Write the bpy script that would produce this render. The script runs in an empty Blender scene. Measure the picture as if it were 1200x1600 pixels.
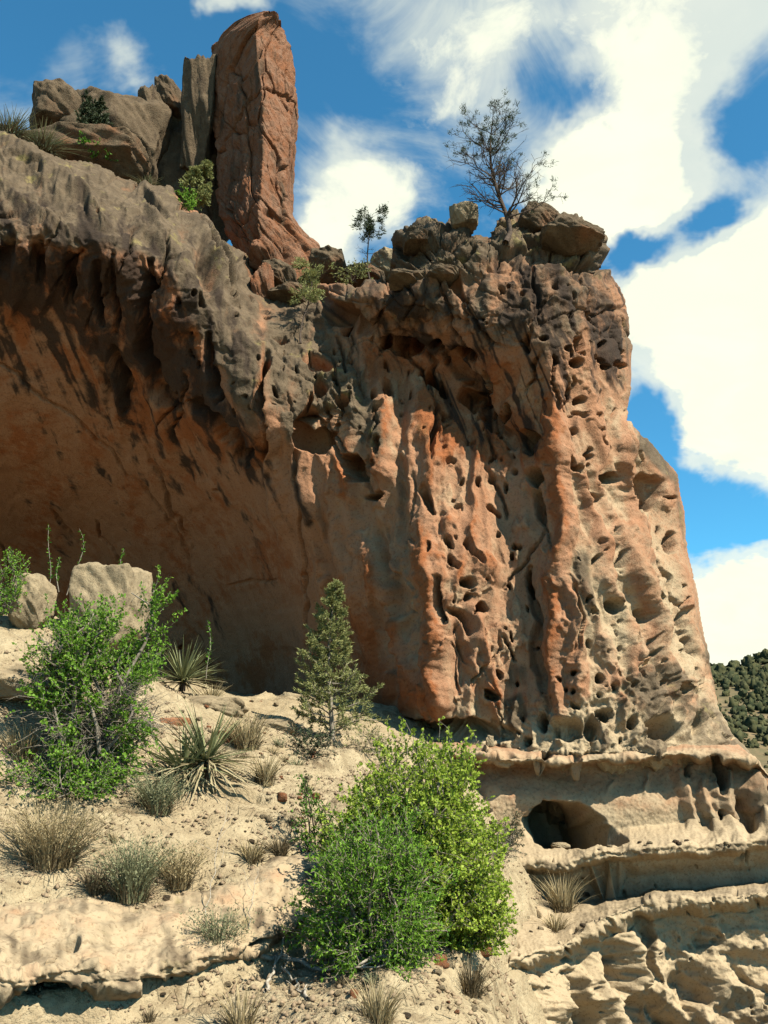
import bpy, math, random
import numpy as np
from mathutils import Vector

scene = bpy.context.scene
COL = scene.collection

# ------------------------------------------------------------------ camera
F_PX = 1385.0                      # focal length in photograph pixels (1200 x 1600)
PITCH = math.radians(15.3)
cam_data = bpy.data.cameras.new('camera')
cam_data.sensor_fit = 'VERTICAL'
cam_data.sensor_height = 24.0
cam_data.lens = 24.0 * F_PX / 1600.0
cam_data.clip_end = 3000.0
cam_data.clip_start = 0.05
cam = bpy.data.objects.new('camera', cam_data)
cam.location = (0, 0, 0)
cam.rotation_euler = (math.radians(90) + PITCH, 0, 0)
COL.objects.link(cam)
scene.camera = cam

# ------------------------------------------------------------------ sun, exposure
SUN = Vector((0.53, -0.42, 0.74)).normalized()      # direction towards the sun
sun_data = bpy.data.lights.new('sun', 'SUN')
sun_data.energy = 5.0
sun_data.angle = math.radians(0.5)
sun_data.color = (1.0, 0.93, 0.78)
sun = bpy.data.objects.new('sun', sun_data)
sun.rotation_euler = (-SUN).to_track_quat('-Z', 'Y').to_euler()
sun.location = (20, -8, 30)
COL.objects.link(sun)
scene.view_settings.view_transform = 'Standard'
scene.view_settings.look = 'None'
scene.view_settings.exposure = 1.4
scene.view_settings.gamma = 1.0
scene.view_settings.use_curve_mapping = False
scene.cycles.max_bounces = 6
scene.cycles.diffuse_bounces = 1
scene.cycles.use_adaptive_sampling = True
scene.cycles.adaptive_threshold = 0.02
scene.cycles.use_denoising = True
scene.cycles.denoising_prefilter = 'NONE'


def at(px, py, Y):
    """Point of the place seen at photograph pixel (px, py), Y metres in front of the camera."""
    a = (px - 600.0) / F_PX
    b = (800.0 - py) / F_PX
    y = math.cos(PITCH) - b * math.sin(PITCH)
    z = math.sin(PITCH) + b * math.cos(PITCH)
    return np.stack(np.broadcast_arrays(a * Y / y, Y + 0 * a, z * Y / y), axis=-1).astype(np.float64)


def atv(px, py, Y):
    p = at(np.array(float(px)), np.array(float(py)), float(Y))
    return Vector((float(p[0]), float(p[1]), float(p[2])))


# ------------------------------------------------------------------ world: sky with clouds
world = bpy.data.worlds.new('World')
scene.world = world
world.use_nodes = True
wn, wl = world.node_tree.nodes, world.node_tree.links
wn.clear()


def N(nodes, kind, **kw):
    n = nodes.new(kind)
    for k, v in kw.items():
        setattr(n, k, v)
    return n


def M(nodes, links, op, a, b=None, c=None, clamp=False):
    n = nodes.new('ShaderNodeMath')
    n.operation = op
    n.use_clamp = clamp
    for i, s in enumerate((a, b, c)):
        if s is None:
            continue
        if isinstance(s, (int, float)):
            n.inputs[i].default_value = s
        else:
            links.new(s, n.inputs[i])
    return n.outputs[0]


def smooth(nodes, links, val, lo, hi):
    n = nodes.new('ShaderNodeMapRange')
    n.interpolation_type = 'SMOOTHSTEP'
    links.new(val, n.inputs['Value'])
    n.inputs['From Min'].default_value = lo
    n.inputs['From Max'].default_value = hi
    return n.outputs['Result']


def build_world():
    out = N(wn, 'ShaderNodeOutputWorld')
    sky = N(wn, 'ShaderNodeTexSky', sky_type='NISHITA', sun_disc=False)
    sky.sun_elevation = math.asin(SUN.z)
    sky.sun_rotation = math.atan2(SUN.x, SUN.y)
    sky.altitude = 1900
    sky.dust_density = 1.4
    tint = N(wn, 'ShaderNodeMix', data_type='RGBA', blend_type='MULTIPLY')
    tint.inputs['Factor'].default_value = 1.0
    wl.new(sky.outputs[0], tint.inputs['A'])
    tint.inputs['B'].default_value = (0.36, 1.0, 1.10, 1)
    bg = N(wn, 'ShaderNodeBackground')
    bg.inputs['Strength'].default_value = 0.074
    wl.new(tint.outputs['Result'], bg.inputs['Color'])
    tc = N(wn, 'ShaderNodeTexCoord')
    nrm = N(wn, 'ShaderNodeVectorMath', operation='NORMALIZE')
    wl.new(tc.outputs['Generated'], nrm.inputs[0])
    d = nrm.outputs[0]
    sep = N(wn, 'ShaderNodeSeparateXYZ')
    wl.new(d, sep.inputs[0])
    # cumulus and cirrus patches: (px, py, radius px, amount)
    blobs = [(1150, 500, 190, 1.05), (1190, 640, 140, .9), (1040, 440, 95, .5), (1080, 620, 90, .5), (1170, 420, 110, .7),
             (950, 280, 95, .9), (1030, 275, 85, .85), (880, 310, 70, .6), (900, 225, 60, .45), (1210, 260, 70, .5),
             (1120, 60, 130, .42), (990, 60, 120, .32), (850, 60, 150, .2), (720, 80, 130, .16), (640, 30, 90, .14), (780, 160, 110, .1), (1060, 150, 80, .35),
             (535, 330, 85, .48), (505, 395, 60, .4), (610, 310, 60, .2), (560, 250, 70, .1),
             (345, -10, 45, .75), (150, 110, 60, .38), (215, 105, 55, .36), (90, 160, 50, .2),
             (1160, 960, 110, .8), (1250, 980, 160, .85), (1120, 1040, 70, .5), (1136, 830, 14, .35),
             (1180, 160, 90, -.45), (1070, 360, 60, -1.2), (985, 385, 50, -.9), (1130, 315, 50, -.55), (880, 150, 60, -.25), (1130, 800, 90, -.8), (1000, 700, 70, -.7), (560, 130, 110, -.15),
             (230, 60, 190, -.35), (640, 400, 60, -.3), (850, 140, 60, -.1), (1015, 640, 55, -.5)]
    wn1 = N(wn, 'ShaderNodeTexNoise')
    wn1.inputs['Scale'].default_value = 7.0
    wn1.inputs['Detail'].default_value = 5
    wn1.inputs['Roughness'].default_value = 0.6
    wl.new(d, wn1.inputs['Vector'])
    off = N(wn, 'ShaderNodeVectorMath', operation='MULTIPLY_ADD')
    wl.new(wn1.outputs['Color'], off.inputs[0])
    off.inputs[1].default_value = (0.13, 0.13, 0.13)
    wl.new(d, off.inputs[2])
    off2 = N(wn, 'ShaderNodeVectorMath', operation='SUBTRACT')
    wl.new(off.outputs[0], off2.inputs[0])
    off2.inputs[1].default_value = (0.065, 0.065, 0.065)
    dw = off2.outputs[0]
    acc = None
    for (px, py, r, amt) in blobs:
        c = atv(px, py, 10.0).normalized()
        dp = N(wn, 'ShaderNodeVectorMath', operation='DISTANCE')
        wl.new(dw, dp.inputs[0])
        dp.inputs[1].default_value = c
        ang = r / F_PX
        mr = N(wn, 'ShaderNodeMapRange', interpolation_type='SMOOTHSTEP')
        wl.new(dp.outputs['Value'], mr.inputs['Value'])
        mr.inputs['From Min'].default_value = ang * 1.35
        mr.inputs['From Max'].default_value = ang * 0.25
        mr.inputs['To Max'].default_value = amt
        acc = mr.outputs[0] if acc is None else M(wn, wl, 'ADD', acc, mr.outputs[0])
    # drifting noise in a flat cloud layer
    den = M(wn, wl, 'ADD', M(wn, wl, 'MAXIMUM', sep.outputs['Z'], 0.0), 0.35)
    div = N(wn, 'ShaderNodeVectorMath', operation='DIVIDE')
    wl.new(d, div.inputs[0])
    cmb = N(wn, 'ShaderNodeCombineXYZ')
    for i in range(3):
        wl.new(den, cmb.inputs[i])
    wl.new(cmb.outputs[0], div.inputs[1])
    def noise(scale, detail, rough, off, dist=0.0):
        mp = N(wn, 'ShaderNodeMapping')
        mp.inputs['Location'].default_value = off
        wl.new(div.outputs[0], mp.inputs['Vector'])
        n = N(wn, 'ShaderNodeTexNoise')
        n.inputs['Scale'].default_value = scale
        n.inputs['Detail'].default_value = detail
        n.inputs['Roughness'].default_value = rough
        n.inputs['Distortion'].default_value = dist
        wl.new(mp.outputs[0], n.inputs['Vector'])
        return n.outputs['Fac']
    n1 = noise(3.2, 9, 0.58, (3.1, 1.7, 0.4))
    n2 = noise(11.0, 8, 0.62, (0.4, 8.7, 2.4), 0.3)
    n3 = noise(5.0, 6, 0.6, (7.4, 2.7, 1.4), 1.2)
    puff = M(wn, wl, 'ADD', M(wn, wl, 'MULTIPLY', M(wn, wl, 'SUBTRACT', n1, 0.5), 1.1),
             M(wn, wl, 'MULTIPLY', M(wn, wl, 'SUBTRACT', n2, 0.5), 1.5))
    cov = M(wn, wl, 'ADD', acc, puff)
    dens = smooth(wn, wl, cov, 0.16, 0.80)
    veil = M(wn, wl, 'MULTIPLY', smooth(wn, wl, M(wn, wl, 'ADD', M(wn, wl, 'MULTIPLY', acc, 0.8), n3), 0.42, 0.92), 0.72)
    dens = M(wn, wl, 'MAXIMUM', dens, veil)
    dens = M(wn, wl, 'MULTIPLY', dens, smooth(wn, wl, sep.outputs['Z'], -0.02, 0.05))
    ramp = N(wn, 'ShaderNodeMix', data_type='RGBA')
    wl.new(smooth(wn, wl, M(wn, wl, 'ADD', n3, M(wn, wl, 'MULTIPLY', n2, 0.4)), 0.55, 0.85), ramp.inputs['Factor'])
    ramp.inputs['A'].default_value = (1.0, 1.0, 0.80, 1)
    ramp.inputs['B'].default_value = (0.90, 0.93, 0.76, 1)
    bgc = N(wn, 'ShaderNodeBackground')
    bgc.inputs['Strength'].default_value = 0.42
    wl.new(ramp.outputs['Result'], bgc.inputs['Color'])
    mx = N(wn, 'ShaderNodeMixShader')
    wl.new(dens, mx.inputs[0])
    wl.new(bg.outputs[0], mx.inputs[1])
    wl.new(bgc.outputs[0], mx.inputs[2])
    wl.new(mx.outputs[0], out.inputs['Surface'])


build_world()
world.cycles.sampling_method = 'MANUAL'
world.cycles.sample_map_resolution = 256

# ------------------------------------------------------------------ numeric helpers
RNG = np.random.default_rng(7)
_perm = RNG.permutation(256)
_perm = np.concatenate([_perm, _perm, _perm])
_ga = RNG.uniform(0, 2 * np.pi, 256)
_gx, _gy = np.cos(_ga), np.sin(_ga)


def perlin(x, y, seed=0):
    x = np.asarray(x, np.float64) + seed * 17.31
    y = np.asarray(y, np.float64) + seed * 9.73
    xi = np.floor(x).astype(np.int64)
    yi = np.floor(y).astype(np.int64)
    fx = x - xi
    fy = y - yi
    xi &= 255
    yi &= 255
    u = fx * fx * fx * (fx * (fx * 6 - 15) + 10)
    v = fy * fy * fy * (fy * (fy * 6 - 15) + 10)
    a = _perm[xi]
    b = _perm[xi + 1]
    def g(h, dx, dy):
        return _gx[h] * dx + _gy[h] * dy
    n00 = g(_perm[a + yi], fx, fy)
    n10 = g(_perm[b + yi], fx - 1, fy)
    n01 = g(_perm[a + yi + 1], fx, fy - 1)
    n11 = g(_perm[b + yi + 1], fx - 1, fy - 1)
    nx0 = n00 + u * (n10 - n00)
    nx1 = n01 + u * (n11 - n01)
    return (nx0 + v * (nx1 - nx0)) * 1.5


def fbm(x, y, octv=4, seed=0, gain=0.5):
    s = 0.0
    a = 1.0
    for o in range(octv):
        s = s + a * perlin(x * 2 ** o, y * 2 ** o, seed + o * 3)
        a *= gain
    return s


def ridged(x, y, octv=3, seed=0):
    s = 0.0
    a = 1.0
    for o in range(octv):
        s = s + a * (1 - np.abs(perlin(x * 2 ** o, y * 2 ** o, seed + o * 5)) * 2)
        a *= 0.5
    return s


def worley(x, y, seed=0):
    x = np.asarray(x) + seed * 3.7
    y = np.asarray(y) + seed * 5.1
    xi = np.floor(x).astype(np.int64)
    yi = np.floor(y).astype(np.int64)
    f1 = np.full(x.shape, 9.0)
    f2 = np.full(x.shape, 9.0)
    cid = np.zeros(x.shape, np.int64)
    for dx in (-1, 0, 1):
        for dy in (-1, 0, 1):
            cx = xi + dx
            cy = yi + dy
            h = _perm[_perm[cx & 255] + (cy & 255)]
            px = cx + (h * 0.61803 % 1.0)
            py = cy + (_perm[h + 7] / 256.0)
            d = np.hypot(x - px, y - py)
            m = d < f1
            f2 = np.where(m, f1, np.minimum(f2, d))
            cid = np.where(m, h, cid)
            f1 = np.where(m, d, f1)
    return f1, f2, cid


def sstep(lo, hi, x):
    t = np.clip((x - lo) / (hi - lo), 0, 1)
    return t * t * (3 - 2 * t)


def rbf_fit(pts, vals, smooth_=1e-4):
    """Thin-plate spline through scattered control points."""
    pts = np.asarray(pts, float)
    vals = np.asarray(vals, float)
    n = len(pts)
    mu = pts.mean(0)
    sc = pts.std(0).mean()
    q = (pts - mu) / sc
    d2 = ((q[:, None] - q[None]) ** 2).sum(-1)
    K = 0.5 * d2 * np.log(d2 + 1e-12) + smooth_ * np.eye(n)
    Pm = np.c_[np.ones(n), q]
    A = np.zeros((n + 3, n + 3))
    A[:n, :n] = K
    A[:n, n:] = Pm
    A[n:, :n] = Pm.T
    w = np.linalg.solve(A, np.r_[vals, np.zeros(3)])
    def f(x, y):
        x = (np.asarray(x, float) - mu[0]) / sc
        y = (np.asarray(y, float) - mu[1]) / sc
        r = w[n] + w[n + 1] * x + w[n + 2] * y
        for i in range(n):
            dd = (x - q[i, 0]) ** 2 + (y - q[i, 1]) ** 2
            r = r + w[i] * 0.5 * dd * np.log(dd + 1e-12)
        return r
    return f


def seg_dist(u, v, pts, closed=False):
    """Distance to a polyline; also the nearest point and the running parameter."""
    best = np.full(u.shape, 1e9)
    bu = np.zeros(u.shape)
    bv = np.zeros(u.shape)
    bt = np.zeros(u.shape)
    P = list(pts) + ([pts[0]] if closed else [])
    for i in range(len(P) - 1):
        ax, ay = P[i][:2]
        bx, by = P[i + 1][:2]
        dx, dy = bx - ax, by - ay
        L = dx * dx + dy * dy + 1e-9
        t = np.clip(((u - ax) * dx + (v - ay) * dy) / L, 0, 1)
        qx = ax + t * dx
        qy = ay + t * dy
        d = np.hypot(u - qx, v - qy)
        m = d < best
        best = np.where(m, d, best)
        bu = np.where(m, qx, bu)
        bv = np.where(m, qy, bv)
        bt = np.where(m, i + t, bt)
    return best, bu, bv, bt


def inside(u, v, poly):
    r = np.zeros(u.shape, bool)
    n = len(poly)
    for i in range(n):
        x1, y1 = poly[i]
        x2, y2 = poly[(i + 1) % n]
        if y1 == y2:
            continue
        c = ((y1 > v) != (y2 > v)) & (u < (x2 - x1) * (v - y1) / (y2 - y1) + x1)
        r ^= c
    return r


def soft_poly(u, v, poly, w):
    """1 inside the polygon, fading over w on both sides of its edge."""
    d, _, _, _ = seg_dist(u, v, poly, True)
    s = np.where(inside(u, v, poly), d, -d)
    return sstep(-w, w, s)


def grid_mesh(name, P, mat, keep=None, masks=None, parent=None, smooth_shade=True, flip=False):
    """One mesh from a (rows, cols, 3) array of points."""
    h, w = P.shape[:2]
    idx = np.arange(h * w).reshape(h, w)
    q = np.stack([idx[:-1, :-1], idx[:-1, 1:], idx[1:, 1:], idx[1:, :-1]], -1).reshape(-1, 4)
    if flip:
        q = q[:, ::-1]
    if keep is not None:
        k = keep.reshape(-1)
        q = q[k[q].all(1)]
        used = np.zeros(h * w, bool)
        used[q.reshape(-1)] = True
        remap = np.cumsum(used) - 1
        q = remap[q]
        V = P.reshape(-1, 3)[used]
        if masks is not None:
            masks = {k_: m.reshape(-1)[used] for k_, m in masks.items()}
    else:
        V = P.reshape(-1, 3)
        if masks is not None:
            masks = {k_: m.reshape(-1) for k_, m in masks.items()}
    return raw_mesh(name, V, q, mat, masks, parent, smooth_shade)


def raw_mesh(name, V, faces, mat, masks=None, parent=None, smooth_shade=False):
    """faces: an (n, 3) or (n, 4) index array."""
    V = np.ascontiguousarray(V, np.float32)
    faces = np.ascontiguousarray(faces, np.int32)
    k = faces.shape[1]
    me = bpy.data.meshes.new(name)
    me.vertices.add(len(V))
    me.vertices.foreach_set('co', V.reshape(-1))
    me.loops.add(faces.size)
    me.loops.foreach_set('vertex_index', faces.reshape(-1))
    me.polygons.add(len(faces))
    me.polygons.foreach_set('loop_start', np.arange(0, faces.size, k, dtype=np.int32))
    if smooth_shade:
        me.polygons.foreach_set('use_smooth', np.ones(len(faces), bool))
    me.update(calc_edges=True)
    if masks:
        for nm, m in masks.items():
            at_ = me.attributes.new(nm, 'FLOAT', 'POINT')
            at_.data.foreach_set('value', np.ascontiguousarray(m, np.float32))
    me.materials.append(mat)
    o = bpy.data.objects.new(name, me)
    COL.objects.link(o)
    if parent is not None:
        o.parent = parent
    return o


def tag(o, label=None, category=None, group=None, kind=None):
    if label:
        o['label'] = label
    if category:
        o['category'] = category
    if group:
        o['group'] = group
    if kind:
        o['kind'] = kind
    return o


def empty(name, loc=(0, 0, 0)):
    o = bpy.data.objects.new(name, None)
    o.location = loc
    o.empty_display_size = 0.2
    COL.objects.link(o)
    return o

# ------------------------------------------------------------------ materials
def new_mat(name):
    m = bpy.data.materials.new(name)
    m.use_nodes = True
    nt = m.node_tree
    nt.nodes.clear()
    out = nt.nodes.new('ShaderNodeOutputMaterial')
    b = nt.nodes.new('ShaderNodeBsdfPrincipled')
    b.inputs['Roughness'].default_value = 0.95
    b.inputs['Specular IOR Level'].default_value = 0.12
    nt.links.new(b.outputs[0], out.inputs['Surface'])
    return m, nt.nodes, nt.links, b


def tex_noise(nodes, links, vec, scale, detail=6, rough=0.6, dist=0.0):
    n = nodes.new('ShaderNodeTexNoise')
    n.inputs['Scale'].default_value = scale
    n.inputs['Detail'].default_value = detail
    n.inputs['Roughness'].default_value = rough
    n.inputs['Distortion'].default_value = dist
    links.new(vec, n.inputs['Vector'])
    return n.outputs['Fac']


def mixc(nodes, links, fac, a, b, blend='MIX'):
    n = nodes.new('ShaderNodeMix')
    n.data_type = 'RGBA'
    n.blend_type = blend
    for sock, val in ((n.inputs['Factor'], fac), (n.inputs['A'], a), (n.inputs['B'], b)):
        if isinstance(val, (int, float)):
            sock.default_value = val
        elif isinstance(val, tuple):
            sock.default_value = (*val, 1) if len(val) == 3 else val
        else:
            links.new(val, sock)
    return n.outputs['Result']


def rock_material(name, base=(0.205, 0.103, 0.056), rust=(0.190, 0.068, 0.026), grey=(0.064, 0.047, 0.030),
                  varnish=(0.022, 0.015, 0.011), cream=(0.265, 0.205, 0.130), bump=0.02, default=None):
    m, nd, lk, bs = new_mat(name)
    tc = nd.new('ShaderNodeTexCoord')
    P = tc.outputs['Object']
    st = nd.new('ShaderNodeMapping')
    st.inputs['Scale'].default_value = (1.0, 1.0, 0.22)
    lk.new(P, st.inputs['Vector'])
    big = tex_noise(nd, lk, P, 0.55, 3, 0.6)
    mid = tex_noise(nd, lk, P, 3.0, 6, 0.68)
    fine = tex_noise(nd, lk, P, 22.0, 3, 0.7)
    streak = tex_noise(nd, lk, st.outputs[0], 2.6, 4, 0.6, 0.4)
    def attr(nm):
        a = nd.new('ShaderNodeAttribute')
        a.attribute_name = nm
        return a.outputs['Fac']
    def edge(a, n, k=0.9, lo=0.35, hi=0.65):
        return smooth(nd, lk, M(nd, lk, 'ADD', a, M(nd, lk, 'MULTIPLY', M(nd, lk, 'SUBTRACT', n, 0.5), k)), lo, hi)
    col = mixc(nd, lk, smooth(nd, lk, streak, 0.35, 0.7), base, tuple(min(1, c * f) for c, f in zip(base, (1.12, 1.2, 1.28))))
    if default == 'grey':
        g_, v_, c_, r_ = (None,) * 4
        col = mixc(nd, lk, smooth(nd, lk, mid, 0.42, 0.62), grey, tuple(c * 1.45 for c in grey))
        col = mixc(nd, lk, M(nd, lk, 'MULTIPLY', smooth(nd, lk, big, 0.56, 0.72), 0.45), col, rust)
        col = mixc(nd, lk, M(nd, lk, 'MULTIPLY', smooth(nd, lk, streak, 0.56, 0.72), 0.6), col, varnish)
    elif default == 'cream':
        col = mixc(nd, lk, smooth(nd, lk, mid, 0.4, 0.65), cream, tuple(c * 0.72 for c in cream))
        col = mixc(nd, lk, M(nd, lk, 'MULTIPLY', smooth(nd, lk, streak, 0.54, 0.7), 0.45), col, grey)
    elif default == 'rust':
        col = mixc(nd, lk, smooth(nd, lk, mid, 0.35, 0.65), base, rust)
        col = mixc(nd, lk, M(nd, lk, 'MULTIPLY', smooth(nd, lk, streak, 0.5, 0.7), 0.8), col, tuple(c * 0.75 for c in grey))
        sp = nd.new('ShaderNodeSeparateXYZ')
        lk.new(P, sp.inputs[0])
    else:
        col = mixc(nd, lk, edge(attr('rust'), mid, 1.1), col, rust)
        col = mixc(nd, lk, edge(attr('cream'), mid, 0.8, 0.2, 0.8), col, cream)
        gcol = mixc(nd, lk, smooth(nd, lk, mid, 0.4, 0.64), grey, tuple(c * 1.55 for c in grey))
        gcol = mixc(nd, lk, M(nd, lk, 'MULTIPLY', smooth(nd, lk, tex_noise(nd, lk, P, 1.7, 3, 0.7), 0.58, 0.7), 0.6), gcol, (0.17, 0.14, 0.055))
        col = mixc(nd, lk, edge(attr('grey'), M(nd, lk, 'ADD', M(nd, lk, 'MULTIPLY', mid, 0.45), M(nd, lk, 'MULTIPLY', streak, 0.55)), 1.7, 0.22, 0.85), col, gcol)
        col = mixc(nd, lk, M(nd, lk, 'MULTIPLY', edge(attr('varnish'), streak, 1.8, 0.3, 0.75), 0.92), col, varnish)
    # grain and dark specks on every rock
    col = mixc(nd, lk, M(nd, lk, 'MULTIPLY', smooth(nd, lk, fine, 0.52, 0.68), 0.6), col, mixc(nd, lk, 1.0, col, (0.45, 0.40, 0.36), 'MULTIPLY'))
    col = mixc(nd, lk, M(nd, lk, 'MULTIPLY', smooth(nd, lk, mid, 0.5, 0.3), 0.35), col, mixc(nd, lk, 1.0, col, (1.25, 1.2, 1.12), 'MULTIPLY'))
    lk.new(col, bs.inputs['Base Color'])
    h = tex_noise(nd, lk, P, 11.0, 5, 0.75)
    bp = nd.new('ShaderNodeBump')
    bp.inputs['Strength'].default_value = 1.0
    bp.inputs['Distance'].default_value = bump
    lk.new(h, bp.inputs['Height'])
    lk.new(bp.outputs[0], bs.inputs['Normal'])
    return m


MAT_CLIFF = rock_material('tuff_cliff', bump=0.032)
MAT_LEDGE = rock_material('tuff_ledge', bump=0.014)
MAT_GREYROCK = rock_material('weathered_rock', grey=(0.066, 0.048, 0.030), default='grey', bump=0.05)
MAT_PALEROCK = rock_material('pale_rock', default='cream', cream=(0.215, 0.168, 0.105), bump=0.03)
MAT_REDROCK = rock_material('red_rock', default='rust', bump=0.03)
MAT_SPIRE = rock_material('spire_rock', base=(0.150, 0.083, 0.052), rust=(0.145, 0.060, 0.028), default='rust', bump=0.05)


def sand_material():
    m, nd, lk, bs = new_mat('sandy_slope')
    tc = nd.new('ShaderNodeTexCoord')
    P = tc.outputs['Object']
    big = tex_noise(nd, lk, P, 0.8, 3, 0.6)
    mid = tex_noise(nd, lk, P, 5.0, 6, 0.7)
    fine = tex_noise(nd, lk, P, 45.0, 2, 0.7)
    col = mixc(nd, lk, smooth(nd, lk, mid, 0.35, 0.7), (0.275, 0.222, 0.140), (0.172, 0.132, 0.08))
    col = mixc(nd, lk, M(nd, lk, 'MULTIPLY', smooth(nd, lk, big, 0.45, 0.65), 0.5), col, (0.22, 0.168, 0.10))
    a = nd.new('ShaderNodeAttribute')
    a.attribute_name = 'litter'
    col = mixc(nd, lk, M(nd, lk, 'MULTIPLY', smooth(nd, lk, M(nd, lk, 'ADD', a.outputs['Fac'], M(nd, lk, 'MULTIPLY', M(nd, lk, 'SUBTRACT', mid, 0.5), 1.4)), 0.3, 0.75), 0.75), col, (0.10, 0.07, 0.04))
    col = mixc(nd, lk, M(nd, lk, 'MULTIPLY', smooth(nd, lk, fine, 0.58, 0.7), 0.5), col, mixc(nd, lk, 1.0, col, (0.5, 0.42, 0.36), 'MULTIPLY'))
    lk.new(col, bs.inputs['Base Color'])
    vo = nd.new('ShaderNodeTexVoronoi')
    vo.inputs['Scale'].default_value = 26.0
    lk.new(P, vo.inputs['Vector'])
    h = M(nd, lk, 'ADD', mid, M(nd, lk, 'MULTIPLY', fine, 0.5))
    h = M(nd, lk, 'SUBTRACT', h, M(nd, lk, 'MULTIPLY', vo.outputs['Distance'], 0.35))
    bp = nd.new('ShaderNodeBump')
    bp.inputs['Strength'].default_value = 0.8
    bp.inputs['Distance'].default_value = 0.045
    lk.new(h, bp.inputs['Height'])
    lk.new(bp.outputs[0], bs.inputs['Normal'])
    return m


MAT_SAND = sand_material()

# ------------------------------------------------------------------ the big cliff
CLIFF_OUTLINE = [(-320, 1500), (-320, 150), (-150, 178), (0, 205), (60, 235), (110, 250), (170, 262), (215, 282), (262, 292),
                 (300, 325), (345, 372), (392, 398), (412, 425), (428, 440), (470, 446), (500, 442), (560, 443), (600, 432), (612, 402), (628, 376), (652, 356), (684, 350), (706, 342), (738, 346),
                 (752, 352), (772, 334), (802, 322), (834, 330), (852, 348), (884, 350), (922, 358), (944, 374), (947, 404), (952, 420), (968, 446), (982, 480), (988, 540),
                 (986, 600), (979, 640), (990, 668), (1016, 690), (1056, 738), (1070, 800), (1073, 850), (1084, 905),
                 (1096, 960), (1104, 1000), (1112, 1060), (1122, 1110), (1145, 1150), (1175, 1185), (1215, 1240), (1260, 1500)]

CLIFF_DEPTH = [
    (-300, 200, 17.6), (-300, 330, 15.6), (-300, 450, 15.5), (-300, 650, 18), (-300, 800, 23), (-300, 950, 29), (-300, 1150, 30),
    (0, 215, 17.2), (0, 300, 15.5), (0, 360, 15.2), (0, 400, 15.4), (0, 450, 16.1), (0, 520, 17.0), (0, 650, 18.6), (0, 760, 21.4), (0, 850, 25), (0, 950, 28), (0, 1150, 29),
    (100, 258, 17.4), (100, 340, 15.4), (100, 398, 15.5), (100, 450, 16.2), (100, 520, 17.0), (100, 650, 18.6), (100, 800, 22.2), (100, 900, 25.5), (100, 1000, 27.5),
    (200, 280, 17.8), (200, 345, 15.8), (200, 402, 15.6), (200, 450, 16.0), (200, 520, 16.7), (200, 650, 18.3), (200, 800, 21.2), (200, 1000, 25), (200, 1150, 26),
    (300, 338, 17.4), (300, 420, 16.0), (300, 470, 15.9), (300, 540, 16.4), (300, 620, 17.1), (300, 750, 19.2), (300, 900, 22.4), (300, 1080, 24.6),
    (380, 412, 17.6), (370, 520, 16.3), (385, 610, 16.2), (400, 720, 17.1), (400, 850, 19.2), (400, 1000, 21.8), (400, 1130, 22.8),
    (430, 455, 18.2), (450, 520, 16.9), (460, 600, 16.2), (450, 680, 16.1), (480, 690, 16.5), (470, 780, 16.7), (480, 900, 17.9), (480, 1000, 19.1), (480, 1130, 19.9),
    (440, 442, 18.9), (500, 446, 18.2), (470, 490, 17.5), (550, 560, 16.5), (560, 640, 16.0), (540, 760, 16.4), (560, 850, 16.5), (560, 960, 17.1), (570, 1050, 17.8), (560, 1140, 18.0),
    (530, 452, 16.6), (580, 455, 15.9), (650, 455, 15.4), (720, 480, 15.2), (560, 525, 16.7), (610, 535, 16.6), (660, 550, 16.4), (700, 565, 16.3), (745, 520, 15.2),
    (620, 410, 16.8), (640, 385, 16.4), (700, 375, 15.9), (700, 425, 15.5), (760, 365, 15.9), (760, 400, 15.4), (800, 345, 16.1), (860, 370, 15.7), (925, 385, 15.8), (930, 412, 15.7),
    (640, 640, 16.0), (650, 740, 15.6), (630, 880, 15.6), (625, 1000, 16.2), (610, 1080, 16.7), (620, 1150, 16.8),
    (690, 900, 15.0), (690, 1000, 15.0), (695, 1100, 15.1), (720, 700, 15.9), (740, 620, 16.2), (760, 800, 15.5), (760, 950, 15.2), (760, 1100, 15.15), (760, 1160, 15.2),
    (800, 400, 15.4), (800, 480, 14.9), (800, 600, 15.4), (820, 680, 15.7), (800, 800, 15.45), (830, 900, 15.15), (830, 1050, 15.1),
    (870, 450, 15.0), (860, 560, 14.9), (870, 700, 15.0), (870, 850, 14.9), (870, 1000, 14.8), (870, 1100, 14.8), (870, 1170, 14.6),
    (930, 450, 15.4), (930, 560, 15.4), (930, 700, 15.3), (940, 850, 15.1), (950, 1000, 14.9), (960, 1100, 14.7), (960, 1170, 14.5),
    (975, 520, 16.2), (970, 620, 16.1), (975, 720, 15.9), (1000, 780, 16.6), (1030, 780, 16.8), (1050, 820, 17), (1010, 900, 15.7), (1060, 950, 16.3),
    (1050, 1050, 15.4), (1090, 1080, 15.9), (1040, 1150, 14.7), (1110, 1160, 15.2), (1150, 1190, 15.5), (1200, 1240, 15.8), (1230, 1400, 15.9), (900, 1400, 15.0), (500, 1400, 19), (0, 1400, 24)]

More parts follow.
